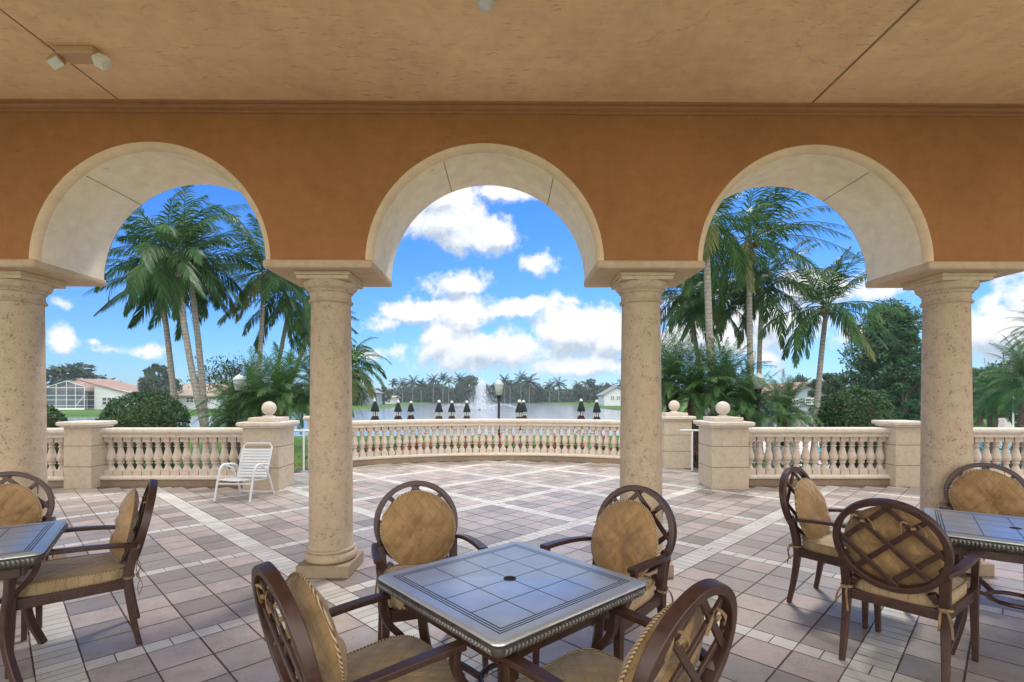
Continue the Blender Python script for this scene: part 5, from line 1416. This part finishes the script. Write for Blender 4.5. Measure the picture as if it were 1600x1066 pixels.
for (px, py, rx, ry, amp) in CL:
    azc = atan((px-800)/FPX); cz = cos(azc); a = azc+YAW; e = atan((HOR-py)/FPX*cz)
    ra = rx/FPX*cz*cz*1.26; re = ry/FPX*cz*1.24
    v = n.vec('MULTIPLY_ADD', aev, (1/ra, 1/re, 0), (-a/ra, -e/re, 0))
    q = n.math('MULTIPLY', n.math('SUBTRACT', 1.0, n.vec('LENGTH', v)), amp)
    f = q if f is None else n.math('MAXIMUM', f, q)
    v = n.vec('MULTIPLY_ADD', aev2, (1/ra, 1/re, 0), (-a/ra, -e/re, 0))
    q = n.math('MULTIPLY', n.math('SUBTRACT', 1.0, n.vec('LENGTH', v)), amp)
    f2 = q if f2 is None else n.math('MAXIMUM', f2, q)
fb = n.noise(d, 13.0, 5, 0.62); fb2 = n.noise(n.vec('ADD', d, (0.004, 0.003, 0.022)), 13.0, 4, 0.62)
back = n.rng(s[1], 0.25, -0.15, 0.0, 1.0, smooth=True)
over = n.math('MULTIPLY', n.rng(s[2], 0.52, 0.75, 0.0, 1.0), n.rng(n.noise(d, 2.6, 4), 0.42, 0.6))
fb3 = n.math('MULTIPLY', n.math('SUBTRACT', n.noise(d, 46.0, 4, 0.65), 0.5), 0.9)
dens = n.math('ADD', n.math('ADD', f, fb3), n.math('MULTIPLY', n.math('SUBTRACT', fb, 0.5), 2.0))
dn = n.rng(dens, -0.02, 0.55, 0.0, 1.0, smooth=True)
dens2 = n.math('ADD', n.math('ADD', f2, n.math('MULTIPLY', fb3, 0.5)), n.math('MULTIPLY', n.math('SUBTRACT', fb2, 0.5), 1.5))
sh = n.rng(n.math('SUBTRACT', dens, n.math('MULTIPLY', n.math('MAXIMUM', dens2, -0.1), 1.0)), -0.42, 0.30)
low = n.rng(el, 0.05, 0.15, 0.80, 1.0)
sh = n.math('MULTIPLY', sh, low)
ccol = n.ramp(sh, [(0.05, (0.52, 0.62, 0.75)), (0.42, (0.80, 0.86, 0.93)), (0.75, (1.0, 1.0, 1.0))])
cb = n.math('ADD', 5.2, n.math('MULTIPLY', back, 8.5))
cl = n.vec('MULTIPLY', ccol, n.comb(cb, cb, cb))
fin = n.mix(dn, blue, cl)
nt.links.new(fin, bg.inputs[0])
# the rest of the sky: blue with high thin cloud, and a bright bank added behind the camera as fill light
bg2 = nt.nodes.new('ShaderNodeBackground'); bg2.inputs[1].default_value = bg.inputs[1].default_value
bk = n.math('MAXIMUM', n.math('MULTIPLY', back, n.rng(n.noise(d, 9.0, 3), 0.25, 0.5, 0.6, 1.0)), over)
nt.links.new(n.mix(bk, blue, n.comb(cb, cb, cb)), bg2.inputs[0])
front = n.math('MULTIPLY', n.rng(s[1], 0.30, 0.34), n.rng(el, 0.50, 0.46))
ms = nt.nodes.new('ShaderNodeMixShader'); nt.links.new(front, ms.inputs[0]); nt.links.new(bg2.outputs[0], ms.inputs[1]); nt.links.new(bg.outputs[0], ms.inputs[2])
nt.links.new(ms.outputs[0], out.inputs[0])
w.cycles.sampling_method = 'MANUAL'; w.cycles.sample_map_resolution = 512
# ------------------------------------------------------------------ humid air over the lake
hm = bpy.data.materials.new('haze_air'); hm.use_nodes = True; ht = hm.node_tree; ht.nodes.clear()
ho = ht.nodes.new('ShaderNodeOutputMaterial'); pv = ht.nodes.new('ShaderNodeVolumePrincipled')
pv.inputs['Color'].default_value = (0.82, 0.91, 1, 1); pv.inputs['Density'].default_value = 0.00045; ht.links.new(pv.outputs[0], ho.inputs['Volume'])
b = MB(); b.box(-920, 920, -70, 1510, -3, 16); tag(part('haze', b, hm), kind='stuff')
# ------------------------------------------------------------------ rendering
sc.view_settings.view_transform = 'Standard'; sc.view_settings.look = 'None'; sc.view_settings.gamma = 1.0; sc.view_settings.exposure = 1.03
sc.render.engine = 'CYCLES'; sc.cycles.use_denoising = True; sc.cycles.max_bounces = 8; sc.cycles.diffuse_bounces = 5; sc.cycles.glossy_bounces = 3
sc.cycles.transparent_max_bounces = 16; sc.cycles.sample_clamp_indirect = 6.0; sc.cycles.caustics_reflective = False; sc.cycles.caustics_refractive = False
